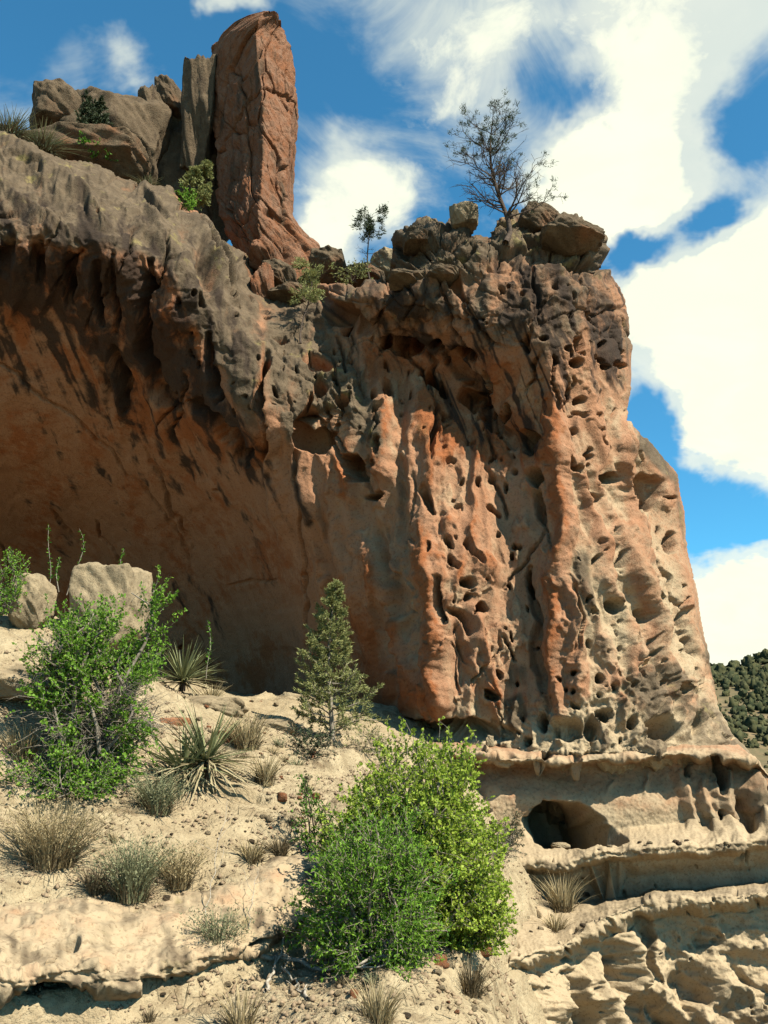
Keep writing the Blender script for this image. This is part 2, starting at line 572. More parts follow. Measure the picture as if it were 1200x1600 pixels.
# ribs, fins (+) and slots, cracks (-): ([(px, py, half width px), ...], height m)
CLIFF_STROKES = [
    ([(668, 620, 16), (672, 720, 18), (656, 770, 16), (664, 860, 20), (676, 930, 20), (686, 1000, 16), (690, 1095, 16)], .34),
    ([(600, 650, 14), (604, 700, 18), (604, 770, 14)], .32), ([(588, 786, 7), (598, 840, 9), (612, 875, 8), (632, 905, 6)], .16),
    ([(424, 570, 9), (417, 650, 10), (421, 720, 10), (432, 800, 9)], .34), ([(445, 700, 8), (440, 780, 10), (450, 880, 8)], .15),
    ([(855, 540, 14), (866, 640, 15), (868, 720, 14), (872, 800, 14), (882, 880, 13), (893, 960, 13), (903, 1050, 13), (912, 1110, 14)], .34),
    ([(862, 868, 10), (862, 940, 12), (866, 1010, 10), (872, 1070, 12), (884, 1112, 14)], .28),
    ([(742, 950, 9), (756, 1010, 9), (772, 1080, 7), (778, 1120, 7)], .24), ([(690, 960, 10), (705, 1050, 8), (714, 1095, 6)], .18),
    ([(770, 900, 10), (775, 980, 8), (770, 1040, 5)], .13), ([(735, 860, 12), (765, 890, 14), (790, 905, 8)], .16),
    ([(978, 660, 10), (980, 720, 12), (988, 800, 12), (1000, 900, 12), (1018, 980, 12), (1042, 1050, 12), (1075, 1110, 12)], .36),
    ([(1066, 890, 10), (1085, 980, 12), (1106, 1080, 10)], .28), ([(925, 600, 10), (935, 680, 10), (948, 740, 8)], .16),
    ([(905, 720, 8), (915, 790, 9), (935, 840, 9), (955, 920, 9), (985, 1000, 10), (1010, 1060, 10)], .22),
    ([(945, 800, 9), (970, 850, 9), (990, 900, 8), (1012, 960, 8), (1040, 1020, 8)], .20),
    ([(910, 900, 10), (930, 960, 9), (950, 1010, 9), (975, 1080, 10)], .15), ([(700, 800, 8), (708, 840, 9)], .2),
    ([(690, 640, 8), (700, 700, 7), (702, 740, 5)], .1), ([(735, 640, 7), (740, 720, 6), (738, 800, 5)], .1), ([(780, 640, 8), (788, 720, 6)], .12),
    ([(810, 640, 9), (830, 720, 9), (850, 800, 9)], .14), ([(545, 700, 18), (548, 760, 12), (550, 795, 6)], .22),
    ([(520, 760, 10), (560, 860, 16), (600, 960, 20), (640, 1060, 20)], .12),
    ([(468, 690, 8), (476, 780, 9), (500, 880, 9), (520, 960, 7)], .12), ([(515, 800, 9), (535, 880, 11), (565, 970, 12), (590, 1060, 10)], .22), ([(560, 820, 9), (590, 920, 11), (622, 1020, 12), (650, 1100, 9)], .14),
    ([(500, 740, 8), (505, 800, 8), (520, 860, 6)], -.12), ([(490, 820, 7), (530, 940, 9), (560, 1060, 8)], -.16), ([(575, 900, 8), (610, 1000, 9), (625, 1080, 8)], -.16), ([(625, 720, 10), (628, 800, 11), (632, 860, 9)], -.14),
    # hanging fins of the overhang
    ([(95, 400, 14), (120, 470, 12), (150, 560, 10), (170, 640, 6)], .36), ([(135, 400, 10), (160, 500, 12), (185, 600, 10), (195, 685, 8)], .40),
    ([(205, 420, 16), (210, 520, 15), (240, 620, 13), (275, 720, 10)], .36), ([(275, 430, 22), (270, 520, 20), (290, 600, 16), (320, 690, 10)], .34),
    ([(320, 520, 12), (325, 600, 13), (365, 690, 9)], .30), ([(370, 560, 14), (385, 640, 13), (398, 720, 9)], .32),
    ([(30, 370, 14), (25, 450, 12), (10, 520, 8)], .34), ([(75, 380, 10), (78, 440, 12), (60, 500, 8)], .34), ([(-60, 380, 20), (-70, 500, 14)], .4),
    ([(10, 215, 14), (60, 270, 12), (130, 310, 10), (160, 350, 8)], .34), ([(225, 290, 14), (250, 350, 16), (270, 400, 14)], .25),
    ([(310, 345, 10), (335, 400, 12), (370, 460, 10)], .25),
    # slots and cracks
    ([(229, 408, 5), (226, 440, 7), (224, 500, 7), (230, 550, 8), (246, 592, 10)], -.75), ([(244, 596, 12), (262, 618, 12), (292, 645, 5)], -.6),
    ([(182, 545, 7), (190, 590, 9), (200, 640, 4)], -.55), ([(327, 522, 6), (334, 575, 7), (345, 615, 8)], -.6),
    ([(312, 625, 6), (335, 650, 12), (362, 690, 14), (385, 725, 6)], -.6), ([(413, 555, 5), (414, 620, 5), (411, 700, 6), (416, 745, 4)], -.5),
    ([(62, 375, 8), (60, 410, 9), (56, 440, 5)], -.55), ([(108, 400, 9), (110, 440, 8), (122, 475, 4)], -.5), ([(150, 420, 7), (155, 470, 7), (160, 505, 4)], -.55),
    ([(5, 360, 14), (8, 410, 16), (10, 430, 8)], -.5), ([(100, 440, 6), (122, 485, 6)], -.3), ([(180, 400, 5), (184, 470, 5), (180, 520, 4)], -.3),
    ([(-30, 545, 2), (30, 590, 3), (85, 630, 3), (130, 668, 3), (170, 705, 3), (215, 750, 2.5), (262, 800, 2.5), (310, 900, 2)], -.09),
    ([(464, 660, 3), (466, 740, 3), (470, 830, 3), (480, 930, 3), (482, 1010, 2)], -.2), ([(230, 700, 3), (262, 780, 3), (300, 860, 2)], -.14),
    ([(308, 338, 3), (325, 378, 3), (348, 420, 3), (368, 462, 3)], -.35), ([(222, 300, 4), (240, 325, 6), (262, 335, 5)], -.35),
    ([(318, 395, 12), (322, 425, 16), (332, 450, 8)], -.4), ([(283, 465, 3), (285, 480, 5)], -.4), ([(312, 460, 5), (318, 475, 5)], -.4),
    ([(497, 458, 6), (520, 485, 14), (548, 505, 14), (575, 520, 9)], -.8), ([(598, 532, 8), (632, 540, 12), (655, 545, 6)], -.6),
    ([(676, 640, 3), (676, 680, 4), (672, 720, 3)], -.45), ([(657, 762, 4), (668, 790, 6), (680, 812, 4)], -.4),
    ([(681, 912, 4), (686, 940, 5), (694, 958, 5), (698, 968, 4)], -.5), ([(706, 952, 4), (722, 955, 6), (732, 968, 5), (734, 985, 4)], -.45),
    ([(708, 985, 14), (712, 1030, 22), (724, 1090, 24)], -.22), ([(828, 890, 4), (830, 925, 5), (838, 980, 6), (842, 1040, 8), (848, 1075, 7)], -.28),
    ([(580, 1128, 10), (640, 1140, 14), (700, 1142, 16), (784, 1142, 14)], -.65), ([(700, 560, 9), (730, 590, 12), (762, 640, 10), (800, 690, 12)], -.4),
    ([(735, 470, 3), (745, 500, 3), (760, 540, 3)], -.15), ([(850, 408, 5), (900, 412, 7), (948, 418, 6)], -.4), ([(690, 432, 6), (725, 420, 7), (742, 405, 4)], -.45), ([(620, 432, 4), (680, 430, 5)], -.3), ([(700, 430, 8), (712, 455, 5), (730, 470, 3)], -.35),
    ([(838, 400, 3), (836, 440, 3), (845, 500, 4)], -.16), ([(950, 700, 5), (945, 760, 6)], -.12), ([(986, 640, 5), (984, 680, 6), (986, 740, 7), (996, 820, 6)], -.45),
    ([(700, 1000, 5), (704, 1050, 5), (716, 1090, 4)], -.2), ([(895, 900, 4), (900, 980, 5), (896, 1040, 5)], -.22),
    ([(590, 800, 9), (596, 860, 12), (618, 930, 16), (650, 1020, 14)], -.22)]

# weathering pits: (px, py, half width, half height, turn deg, depth m)
CLIFF_PITS = [
    (503, 567, 24, 15, 0, .45), (497, 603, 15, 13, 0, .4), (480, 617, 4, 12, 0, .4), (537, 623, 9, 9, 0, .4), (607, 605, 6, 11, 0, .6), (585, 610, 5, 6, 0, .4), (587, 627, 6, 5, 0, .5),
    (602, 572, 4, 6, 0, .4), (680, 595, 8, 17, -25, .6), (695, 607, 6, 14, -15, .5), (730, 623, 9, 22, -20, .6), (762, 630, 7, 14, 0, .7), (760, 597, 6, 16, -10, .6),
    (747, 617, 6, 8, 0, .4), (793, 647, 5, 15, -10, .5), (692, 653, 4, 6, 0, .4), (698, 668, 3, 5, 0, .4), (597, 533, 6, 8, 0, .4), (633, 533, 14, 10, 0, .5), (717, 553, 10, 12, 0, .5),
    (737, 555, 8, 12, -20, .6), (677, 540, 8, 10, 0, .5), (483, 655, 16, 24, 0, 1.1), (485, 690, 30, 18, 0, .7), (415, 580, 9, 20, 0, .4), (417, 627, 6, 16, 0, .4), (437, 530, 11, 10, 0, .45), (410, 600, 4, 9, 0, .4),
    (899, 537, 11, 9, 0, .6), (898, 565, 13, 8, 5, .7), (945, 560, 5, 5, 0, .5), (953, 572, 8, 7, 0, .6), (972, 565, 6, 5, 0, .5), (944, 533, 5, 6, 0, .4), (922, 533, 3, 4, 0, .4), (903, 624, 5, 4, 0, .4),
    (889, 593, 3, 6, 0, .4), (887, 613, 3, 10, 0, .5), (907, 650, 13, 6, 35, .5), (932, 673, 4, 3, 0, .4), (928, 653, 4, 5, 0, .3), (827, 540, 7, 15, 0, .28),
    (830, 693, 15, 19, 0, .7), (807, 736, 4, 6, -20, .5), (770, 717, 4, 5, 0, .4), (842, 750, 14, 13, 0, .6), (842, 785, 12, 22, 0, .3), (893, 678, 8, 5, 0, .4), (951, 695, 6, 5, -15, .5), (918, 713, 7, 5, 20, .5),
    (889, 725, 5, 10, -20, .5), (905, 733, 5, 7, -20, .4), (957, 747, 13, 8, -15, .6), (927, 775, 15, 6, 30, .5), (1008, 788, 15, 15, 0, 1.0), (1016, 765, 24, 30, 0, .3), (1052, 780, 8, 4, 0, .5), (997, 813, 4, 5, 0, .4),
    (1053, 842, 11, 16, 0, .7), (953, 855, 6, 9, -25, .6), (970, 875, 5, 10, -10, .5), (807, 853, 7, 8, -20, .6), (797, 867, 3, 6, 0, .3), (828, 907, 4, 16, 0, .5), (933, 880, 4, 8, 0, .4), (960, 947, 11, 8, 35, .35),
    (1015, 935, 3, 4, 0, .3), (777, 800, 8, 8, 0, .25), (797, 762, 4, 6, 0, .35), (775, 750, 6, 10, 0, .2), (550, 730, 15, 24, -25, .9), (582, 773, 14, 9, 0, .6), (597, 700, 5, 10, 0, .6), (595, 725, 3, 4, 0, .4),
    (703, 720, 8, 5, 0, .35), (730, 698, 6, 4, 20, .25), (750, 755, 6, 7, 0, .3), (767, 797, 9, 8, 20, .3), (715, 793, 4, 4, 0, .4), (703, 880, 6, 15, -20, .55), (730, 908, 11, 8, 0, .4), (753, 952, 7, 8, -20, .7),
    (703, 847, 5, 7, -30, .5), (733, 857, 8, 15, -28, .4), (673, 857, 3, 8, 0, .4), (772, 715, 4, 4, 0, .4), (758, 990, 3, 6, 0, .4), (778, 1052, 4, 10, -10, .6), (768, 1087, 7, 11, -25, .35), (740, 868, 5, 10, -20, .3),
    (923, 1000, 4, 8, -15, .6), (932, 1060, 4, 7, -15, .6), (953, 1073, 4, 6, 0, .6), (895, 1058, 3, 3, 0, .4), (903, 1083, 3, 5, 0, .4), (845, 1127, 7, 14, 0, .8), (822, 1158, 6, 7, 0, .6), (945, 1118, 8, 7, 0, .7),
    (885, 1138, 30, 17, 0, .22), (925, 1136, 14, 18, 0, .3), (987, 1128, 7, 6, 25, .5), (1063, 1083, 13, 9, 30, .6), (1037, 1092, 7, 5, 0, .25), (985, 1070, 5, 13, 0, .45), (1092, 1130, 11, 17, -20, .3),
    (1112, 1123, 5, 4, 30, .4), (1133, 1157, 7, 4, 15, .4), (1143, 1162, 5, 4, 0, .4), (1052, 972, 4, 12, 0, .45), (1078, 1010, 8, 22, -10, .4), (1098, 1060, 6, 26, -8, .3), (1000, 967, 8, 11, -30, .3), (1010, 1020, 4, 8, -15, .3),
    (1093, 1075, 3, 4, 0, .4), (1005, 1035, 10, 4, 0, .25), (990, 1005, 4, 12, -20, .25), (1075, 960, 12, 16, 0, .25), (925, 955, 5, 6, 0, .2), (1040, 905, 5, 16, -15, .3), (1025, 880, 4, 12, -10, .3), (1045, 930, 6, 16, -20, .35),
    (190, 590, 5, 6, 0, .2), (150, 340, 3, 3, 0, .2), (205, 345, 20, 14, 0, .05), (72, 326, 2, 2, 0, .2), (340, 370, 3, 3, 0, .2), (387, 705, 5, 9, 0, .6), (298, 555, 4, 7, 0, .35), (342, 768, 5, 3, 0, .15), (210, 1005, 4, 3, 0, .2), (280, 1010, 3, 3, 0, .2)]


def stroke(D, U, V, u0, v0, du, pts, h, jit):
    us = [p[0] for p in pts]
    vs = [p[1] for p in pts]
    pad = max(p[2] for p in pts) * 2.6 + 14
    i0 = max(0, int((min(vs) - pad - v0) / du))
    i1 = min(U.shape[0], int((max(vs) + pad - v0) / du) + 1)
    j0 = max(0, int((min(us) - pad - u0) / du))
    j1 = min(U.shape[1], int((max(us) + pad - u0) / du) + 1)
    if i1 <= i0 or j1 <= j0:
        return
    s = (slice(i0, i1), slice(j0, j1))
    u, v = U[s], V[s]
    d, _, _, t = seg_dist(u, v, pts)
    w = np.interp(t, np.arange(len(pts)), [p[2] for p in pts])
    endf = np.minimum(t, len(pts) - 1 - t)
    tip = 0.35 + 0.65 * sstep(0, 0.6, endf)
    x = d / w * (1 + 0.35 * jit[s])
    if h > 0:
        prof = np.maximum(0, 1 - (x / 1.6) ** 1.3) ** 1.2
    else:
        prof = sstep(1.35, 0.55, x)
    D[s] += h * prof * tip


def pit(D, U, V, u0, v0, du, p, jit, soft=0.45):
    cu, cv, a, b, deg, dep = p
    r = max(a, b) * 1.6 + 8
    i0 = max(0, int((cv - r - v0) / du)); i1 = min(U.shape[0], int((cv + r - v0) / du) + 1)
    j0 = max(0, int((cu - r - u0) / du)); j1 = min(U.shape[1], int((cu + r - u0) / du) + 1)
    if i1 <= i0 or j1 <= j0:
        return
    s = (slice(i0, i1), slice(j0, j1))
    x, y = U[s] - cu, V[s] - cv
    c, sn = math.cos(math.radians(deg)), math.sin(math.radians(deg))
    xr = (x * c + y * sn) / a
    yr = (-x * sn + y * c) / b
    d = np.hypot(xr, yr) * (1 + 0.22 * jit[s])
    D[s] -= dep * sstep(1.07, soft + 0.24, d)


def displace(P, D):
    """Move grid points along the normals of the smooth surface."""
    gu = np.gradient(P, axis=1)
    gv = np.gradient(P, axis=0)
    n = np.cross(gu, gv)
    n /= np.linalg.norm(n, axis=-1, keepdims=True) + 1e-12
    if np.median(n[..., 1]) > 0:
        n = -n
    n[..., 1] = np.minimum(n[..., 1], -0.15)
    n /= np.linalg.norm(n, axis=-1, keepdims=True)
    return P + n * D[..., None]


def build_cliff():
    du = 1.6
    u0, v0 = -300.0, 90.0
    us = np.arange(u0, 1330, du)
    vs = np.arange(v0, 1290, du)
    U, V = np.meshgrid(us, vs)
    d, bu, bv, _ = seg_dist(U, V, CLIFF_OUTLINE, True)
    ins = inside(U, V, CLIFF_OUTLINE)
    keep = ins | (d < 75)
    cu = np.where(ins, U, bu)
    cv = np.where(ins, V, bv)
    fy = rbf_fit([p[:2] for p in CLIFF_DEPTH], [p[2] for p in CLIFF_DEPTH], 3e-4)
    Y = fy(cu, cv)
    Y = Y + 0.022 * np.clip(cv - 1176, 0, 200) * sstep(600, 700, cu)
    # soft shoulder at the skyline
    sh = np.clip(1 - np.where(ins, d, 0) / 26.0, 0, 1)
    Y = Y + 0.55 * (1 - np.sqrt(np.clip(1 - sh ** 2, 0, 1)))
    P = at(cu, cv, Y)
    back = np.where(ins, 0, d)
    P[..., 1] += back * 0.075
    P[..., 2] += np.where(bv < 480, back * 0.004, 0)

    # --- relief
    wu = cu + 9 * perlin(cu / 55, cv / 70, 1) + 4 * perlin(cu / 17, cv / 22, 2)
    wv = cv + 9 * perlin(cu / 60, cv / 60, 3) + 4 * perlin(cu / 19, cv / 19, 4)
    jit = 0.9 * perlin(cu / 18, cv / 30, 5) + 0.35 * perlin(cu / 7, cv / 9, 6)
    alcove = soft_poly(cu, cv, [(-400, 470), (0, 490), (90, 540), (180, 640), (260, 700), (390, 750), (450, 830), (500, 960), (560, 1010), (640, 1120), (600, 1400), (-400, 1400)], 40)
    face = soft_poly(cu, cv, [(440, 640), (600, 560), (760, 560), (1000, 560), (1060, 800), (1140, 1180), (620, 1180), (560, 900)], 40)
    right = soft_poly(cu, cv, [(870, 600), (990, 560), (1070, 800), (1140, 1150), (890, 1130), (890, 800)], 35)
    upper = soft_poly(cu, cv, [(-400, 100), (1000, 100), (1000, 540), (700, 520), (560, 560), (560, 680), (420, 640), (300, 560), (0, 380), (-400, 380)], 40)
    crust = soft_poly(cu, cv, [(780, 1090), (900, 1100), (985, 1040), (1100, 1050), (1300, 1300), (780, 1300)], 18)
    overh = soft_poly(cu, cv, [(-400, 340), (120, 350), (270, 380), (420, 500), (420, 760), (330, 720), (200, 680), (60, 520), (-400, 470)], 30)
    D = np.zeros_like(U)
    for pts, h in CLIFF_STROKES:
        k_ = 1.0
        if h > 0 and pts[0][0] > 420:
            k_ = 0.72
        elif h > 0 and pts[0][1] > 365:
            k_ = 0.42
        stroke(D, wu, wv, u0, v0, du, pts, h * k_, jit)
    # joints and fractures: thin broken lines, most of them steep
    rc = np.random.default_rng(19)
    for (a, b, c, e), n, steep in [((0, 420, 220, 420), 16, .4), ((520, 980, 400, 560), 16, .8), ((640, 1060, 600, 1100), 18, 1.2), ((0, 450, 560, 1000), 7, .6), ((420, 620, 480, 800), 8, 1.0)]:
        for _ in range(n):
            x, y = rc.uniform(a, b), rc.uniform(c, e)
            ang = math.pi / 2 + rc.normal(0, .35) / steep - 0.15
            pts = []
            for k in range(int(rc.integers(3, 7))):
                pts.append((x, y, rc.uniform(1.6, 3.0)))
                st_ = rc.uniform(14, 30)
                x += st_ * math.cos(ang + rc.normal(0, .35))
                y += st_ * math.sin(ang + rc.normal(0, .35))
            stroke(D, cu + 2 * perlin(cu / 8, cv / 8, 200), cv, u0, v0, du, pts, -rc.uniform(.06, .2), jit)
    big = fbm(cu / 120, cv / 170, 3, 20)
    D += 0.10 * big * (1 - 0.6 * alcove)
    # fluting: vertical ribs of the face, hanging fins of the overhang
    D += 0.12 * (ridged((wu + 0.02 * wv) / 52, wv / 330, 2, 30) - 0.9) * face * (1 - right)
    D += 0.09 * (ridged((wu - 0.22 * wv) / 58, wv / 300, 2, 32) - 0.9) * right
    D += 0.065 * (ridged((wu - 0.38 * wv) / 34, wv / 300, 2, 33) - 0.9) * overh
    # scalloped honeycomb weathering
    f1, f2, _ = worley((wu - 0.22 * wv) / 30, wv / 62, 2)
    cell = sstep(0.0, 0.5, f2 - f1)
    D -= (0.042 * right + 0.008 * face * (1 - right)) * (cell - 0.4)
    f1, f2, _ = worley((wu + 0.2 * wv) / 13, wv / 24, 5)
    D -= (0.008 * right + 0.02 * crust) * (sstep(0, 0.5, f2 - f1) - 0.4)
    f1, f2, _ = worley(wu / 20, wv / 17, 8)
    D -= (0.02 * np.maximum(upper * (1 - overh), crust)) * (sstep(0, 0.45, f2 - f1) - 0.4)
    # rubble, roughness
    shoulder = soft_poly(cu, cv, [(-400, 100), (300, 200), (440, 440), (400, 600), (300, 400), (100, 350), (-400, 350)], 30)
    rough = np.clip(0.25 + 0.75 * np.maximum(upper, np.maximum(crust, 0.35 * right)) + 0.05 * face - 0.25 * alcove - 0.6 * shoulder - 0.25 * face * (1 - crust), 0.05, 1)
    D += rough * (0.07 * fbm(wu / 40, wv / 40, 2, 40) + 0.018 * fbm(wu / 14, wv / 15, 2, 43) + 0.007 * fbm(cu / 6.0, cv / 6.0, 2, 46))
    D += upper * 0.06 * (1 - 0.75 * shoulder) * (ridged(wu / 55, wv / 40, 2, 50) - 0.9)
    D += shoulder * 0.10 * (ridged((wu - 1.3 * wv) / 90, (wv + 0.5 * wu) / 200, 2, 55) - 0.9)
    # joint blocks: each steps in or out a little
    f1, f2, cid = worley((wu + 0.5 * wv) / 62, (wv - 0.2 * wu) / 44, 21)
    D += upper * (1 - 0.7 * overh) * (0.08 * ((cid * 0.377) % 1.0 - 0.5) - 0.05 * sstep(0.06, 0.0, f2 - f1)) * (1 - 0.5 * shoulder)
    f1, f2, cid = worley((wu + 0.4 * wv) / 24, (wv - 0.2 * wu) / 18, 23)
    D += upper * (1 - 0.8 * overh) * (0.025 * ((cid * 0.377) % 1.0 - 0.5) - 0.012 * sstep(0.09, 0.0, f2 - f1)) * (1 - 0.5 * shoulder)
    # the rim breaks into slabs and blocks
    rim = soft_poly(cu, cv, [(590, 440), (610, 360), (700, 300), (980, 300), (960, 430), (880, 415), (800, 400), (740, 430), (700, 440)], 10)
    f1, f2, cid = worley((cu + 0.35 * cv + 6 * perlin(cu / 30, cv / 30, 220)) / 58, (cv - 0.12 * cu + 6 * perlin(cu / 30, cv / 30, 221)) / 30, 27)
    D += rim * (0.5 * ((cid * 0.377) % 1.0 - 0.45) - 0.22 * sstep(0.10, 0.0, f2 - f1))
    f1, f2, cid = worley((cu - 0.2 * cv) / 22, (cv + 0.2 * cu) / 13, 29)
    D += rim * (0.10 * ((cid * 0.377) % 1.0 - 0.5) - 0.05 * sstep(0.10, 0.0, f2 - f1))
    # bedding layers in the upper rock
    D += upper * (1 - overh) * 0.02 * np.sign(perlin(cu / 300, wv / 14, 52)) * np.abs(perlin(cu / 300, wv / 14, 52)) ** 0.6
    # a harder rind survives in ragged plates, the softer rock between them is worn back
    pl = fbm(wu / 52, wv / 105, 4, 170, 0.55) + 0.55 * np.clip(D / 0.3, -1, 1) * face
    plate = sstep(0.02, 0.13, pl)
    pz = np.clip(face + right + 0.6 * upper + crust, 0, 1) * (1 - 0.85 * alcove)
    pl2 = sstep(0.05, 0.16, fbm(wu / 21, wv / 30, 3, 174, 0.55))
    D += pz * (0.05 * plate + 0.010 * pl2 * (1 - 0.8 * face))
    D += pz * plate * (0.016 * fbm(cu / 8, cv / 9, 2, 176) + 0.008 * fbm(cu / 4, cv / 4, 1, 178))
    D += alcove * (0.03 * sstep(-0.15, 0.2, fbm(wu / 150, wv / 90, 3, 180)) + 0.012 * fbm(wu / 18, wv / 18, 3, 182))
    D += crust * (0.035 * fbm(wu / 22, wv / 18, 3, 184) + 0.014 * fbm(cu / 7, cv / 7, 2, 186))
    # pits in numbers: small, in bands where the photograph has them
    rs = np.random.default_rng(11)
    zones = [((600, 800, 560, 720), 26), ((880, 980, 540, 760), 20), ((900, 1090, 800, 1100), 44), ((700, 860, 680, 1060), 24), ((430, 600, 540, 680), 26), ((800, 1140, 1060, 1170), 14),
             ((280, 430, 440, 700), 24), ((620, 980, 440, 560), 26)]
    for (a, b, c, e), n in zones:
        for _ in range(n):
            r = rs.uniform(1.6, 4.4)
            pit(D, wu, wv, u0, v0, du, (rs.uniform(a, b), rs.uniform(c, e), r * rs.uniform(.7, 1.1), r * rs.uniform(.9, 2.0), rs.uniform(-35, 25), rs.uniform(.2, .5)), jit)
    before = D.copy()
    for p in CLIFF_PITS:
        if max(p[2], p[3]) < 13 and p[5] > .28:
            p = (p[0], p[1], p[2] * 1.15, p[3] * 1.12, p[4], p[5] * 1.5)
        pit(D, wu, wv, u0, v0, du, p, jit)
    for p in [(1034, 1138, 27, 19, 4, .9), (845, 1127, 8, 15, 0, .7), (945, 1119, 9, 8, 0, .6), (988, 1128, 8, 7, 20, .5), (822, 1158, 7, 8, 0, .5), (886, 1140, 28, 17, 0, .16), (926, 1140, 14, 18, 0, .2)]:
        pit(D, cu + 2 * perlin(cu / 9, cv / 9, 230), cv + 2 * perlin(cu / 9, cv / 9, 231), u0, v0, du, p, 0.3 * jit, 0.6)
    pitm = np.clip((before - D) / 0.25, 0, 1)
    D = np.where(ins, D, D * np.clip(1 - d / 25, 0.05, 1))
    D = np.where((cu > 955) & (cv > 430), D * (0.3 + 0.7 * sstep(0, 32, np.where(ins, d, 0))), D)
    P = displace(P, D)

    # --- what the rock is made of, place by place, plus painted alcove shade
    n1 = fbm(cu / 60, cv / 90, 3, 60)
    grey = 0.0
    for poly, amt, w in [
        ([(-400, 100), (0, 190), (260, 280), (300, 330), (400, 390), (425, 440), (410, 540), (400, 680), (330, 560), (260, 420), (200, 395), (90, 385), (-400, 350)], 0.95, 22),
        ([(400, 450), (480, 440), (540, 520), (585, 620), (600, 700), (560, 690), (520, 640), (450, 690), (420, 620)], 0.9, 16),
        ([(490, 430), (700, 400), (800, 370), (960, 410), (1000, 520), (985, 640), (940, 560), (880, 520), (850, 600), (800, 560), (740, 540), (700, 500), (600, 530), (540, 500)], 0.6, 30),
        ([(965, 1060), (1040, 1040), (1090, 1070), (1130, 1120), (1260, 1260), (1000, 1180), (930, 1180), (900, 1150), (960, 1120)], 0.55, 14),
        ([(785, 1095), (815, 1080), (830, 1120), (810, 1140), (795, 1140)], 0.9, 8), ([(990, 640), (1060, 740), (1070, 860), (1050, 760), (1000, 700)], 0.8, 10),
        ([(790, 1030), (830, 1040), (825, 1075), (785, 1075)], 0.6, 12), ([(890, 860), (920, 860), (940, 960), (920, 1000), (900, 940)], 0.6, 12), ([(1080, 940), (1110, 1000), (1120, 1080), (1100, 1050)], 0.6, 10),
    ]:
        grey = np.maximum(grey, amt * soft_poly(cu, cv, poly, w))
    grey = np.maximum(grey, 0.9 * rim)
    grey = grey + 0.25 * n1 * (grey > 0.05)
    proud = np.clip(D / 0.25, -1, 1)
    grey = np.clip(grey + 0.18 * proud * (1 - alcove) - 0.9 * pitm, 0, 1)
    varn = 0.85 * soft_poly(cu, cv, [(-400, 370), (0, 380), (90, 385), (210, 400), (250, 420), (330, 560), (400, 680), (380, 720), (250, 600), (160, 580), (60, 490), (-400, 450)], 34)
    varn = np.maximum(varn, 0.62 * soft_poly(cu, cv, [(560, 440), (690, 440), (740, 560), (700, 590), (600, 540)], 26))
    varn = np.maximum(varn, 0.5 * soft_poly(cu, cv, [(95, 580), (200, 580), (300, 720), (250, 720), (150, 640)], 40))
    varn = np.maximum(varn, 0.62 * soft_poly(cu, cv, [(180, 330), (240, 330), (240, 370), (180, 370)], 16))
    varn = np.maximum(varn, 0.6 * soft_poly(cu, cv, [(740, 400), (800, 390), (960, 420), (985, 520), (970, 600), (900, 520), (780, 520)], 30))
    varn = np.maximum(varn, 0.5 * soft_poly(cu, cv, [(-400, 250), (60, 290), (280, 350), (400, 500), (390, 700), (250, 640), (60, 540), (-400, 500)], 40))
    strk = np.clip(perlin((cu - 0.42 * cv) / 9, cv / 320, 210) + 0.6 * perlin((cu - 0.42 * cv) / 4, cv / 220, 211), -1, 1)
    varn = np.maximum(varn, (0.42 + 0.42 * strk) * soft_poly(cu, cv, [(-400, 380), (90, 385), (300, 480), (430, 640), (470, 800), (330, 760), (200, 720), (60, 600), (-400, 560)], 85))
    varn = np.maximum(varn, (0.35 + 0.6 * strk) * soft_poly(cu, cv, [(580, 480), (980, 440), (985, 620), (900, 640), (840, 720), (700, 700), (620, 600)], 40))
    varn = np.clip(varn + 0.35 * perlin((wu - 0.3 * wv) / 16, wv / 160, 66) * (varn > 0.05), 0, 1)
    rust = 0.15 + 0.35 * overh + 0.22 * n1 + 0.55 * soft_poly(cu, cv, [(560, 540), (800, 560), (880, 640), (860, 720), (700, 700), (600, 640)], 40)
    rust = rust + 0.5 * np.clip(proud, 0, 1) * face * (1 - right) + 0.45 * soft_poly(cu, cv, [(380, 390), (440, 430), (425, 500), (390, 470)], 10)
    rust = rust + 0.25 * alcove + 0.4 * soft_poly(cu, cv, [(540, 900), (600, 1000), (700, 1130), (780, 1140), (780, 1160), (560, 1150)], 18) + 0.25 * pitm  # alcove term: orange-brown rock, also deepening the alcove's shade by colour
    rust = np.clip(rust - 0.2 * right, 0, 1)
    cream = 0.72 * sstep(1080, 1190, cv + 20 * n1) * (cu > 560) * (1 - 0.5 * overh) + 0.32 * right * sstep(600, 1000, cv) + 0.34 * face * (1 - np.clip(proud * 2, 0, 1))
    cream = cream + alcove * 0.22 * sstep(0.1, 0.5, fbm(wu / 110, wv / 70, 3, 240))
    varn = np.clip(varn + alcove * (0.34 * sstep(0.15, 0.6, perlin((wu - 0.5 * wv) / 26, wv / 260, 241)) + 0.2 * sstep(0.1, 0.6, fbm(wu / 130, wv / 130, 2, 242))), 0, 1)
    cream = np.clip(cream + 0.14 * plate * pz * (face - 0.3 * overh), 0, 1)
    grey = np.clip(grey + 0.22 * pl2 * plate * face * (1 - pitm), 0, 1)
    o = grid_mesh('cliff', P, MAT_CLIFF, keep, {'grey': grey, 'varnish': varn, 'rust': rust, 'cream': cream})
    tag(o, kind='structure')
    return o


build_cliff()

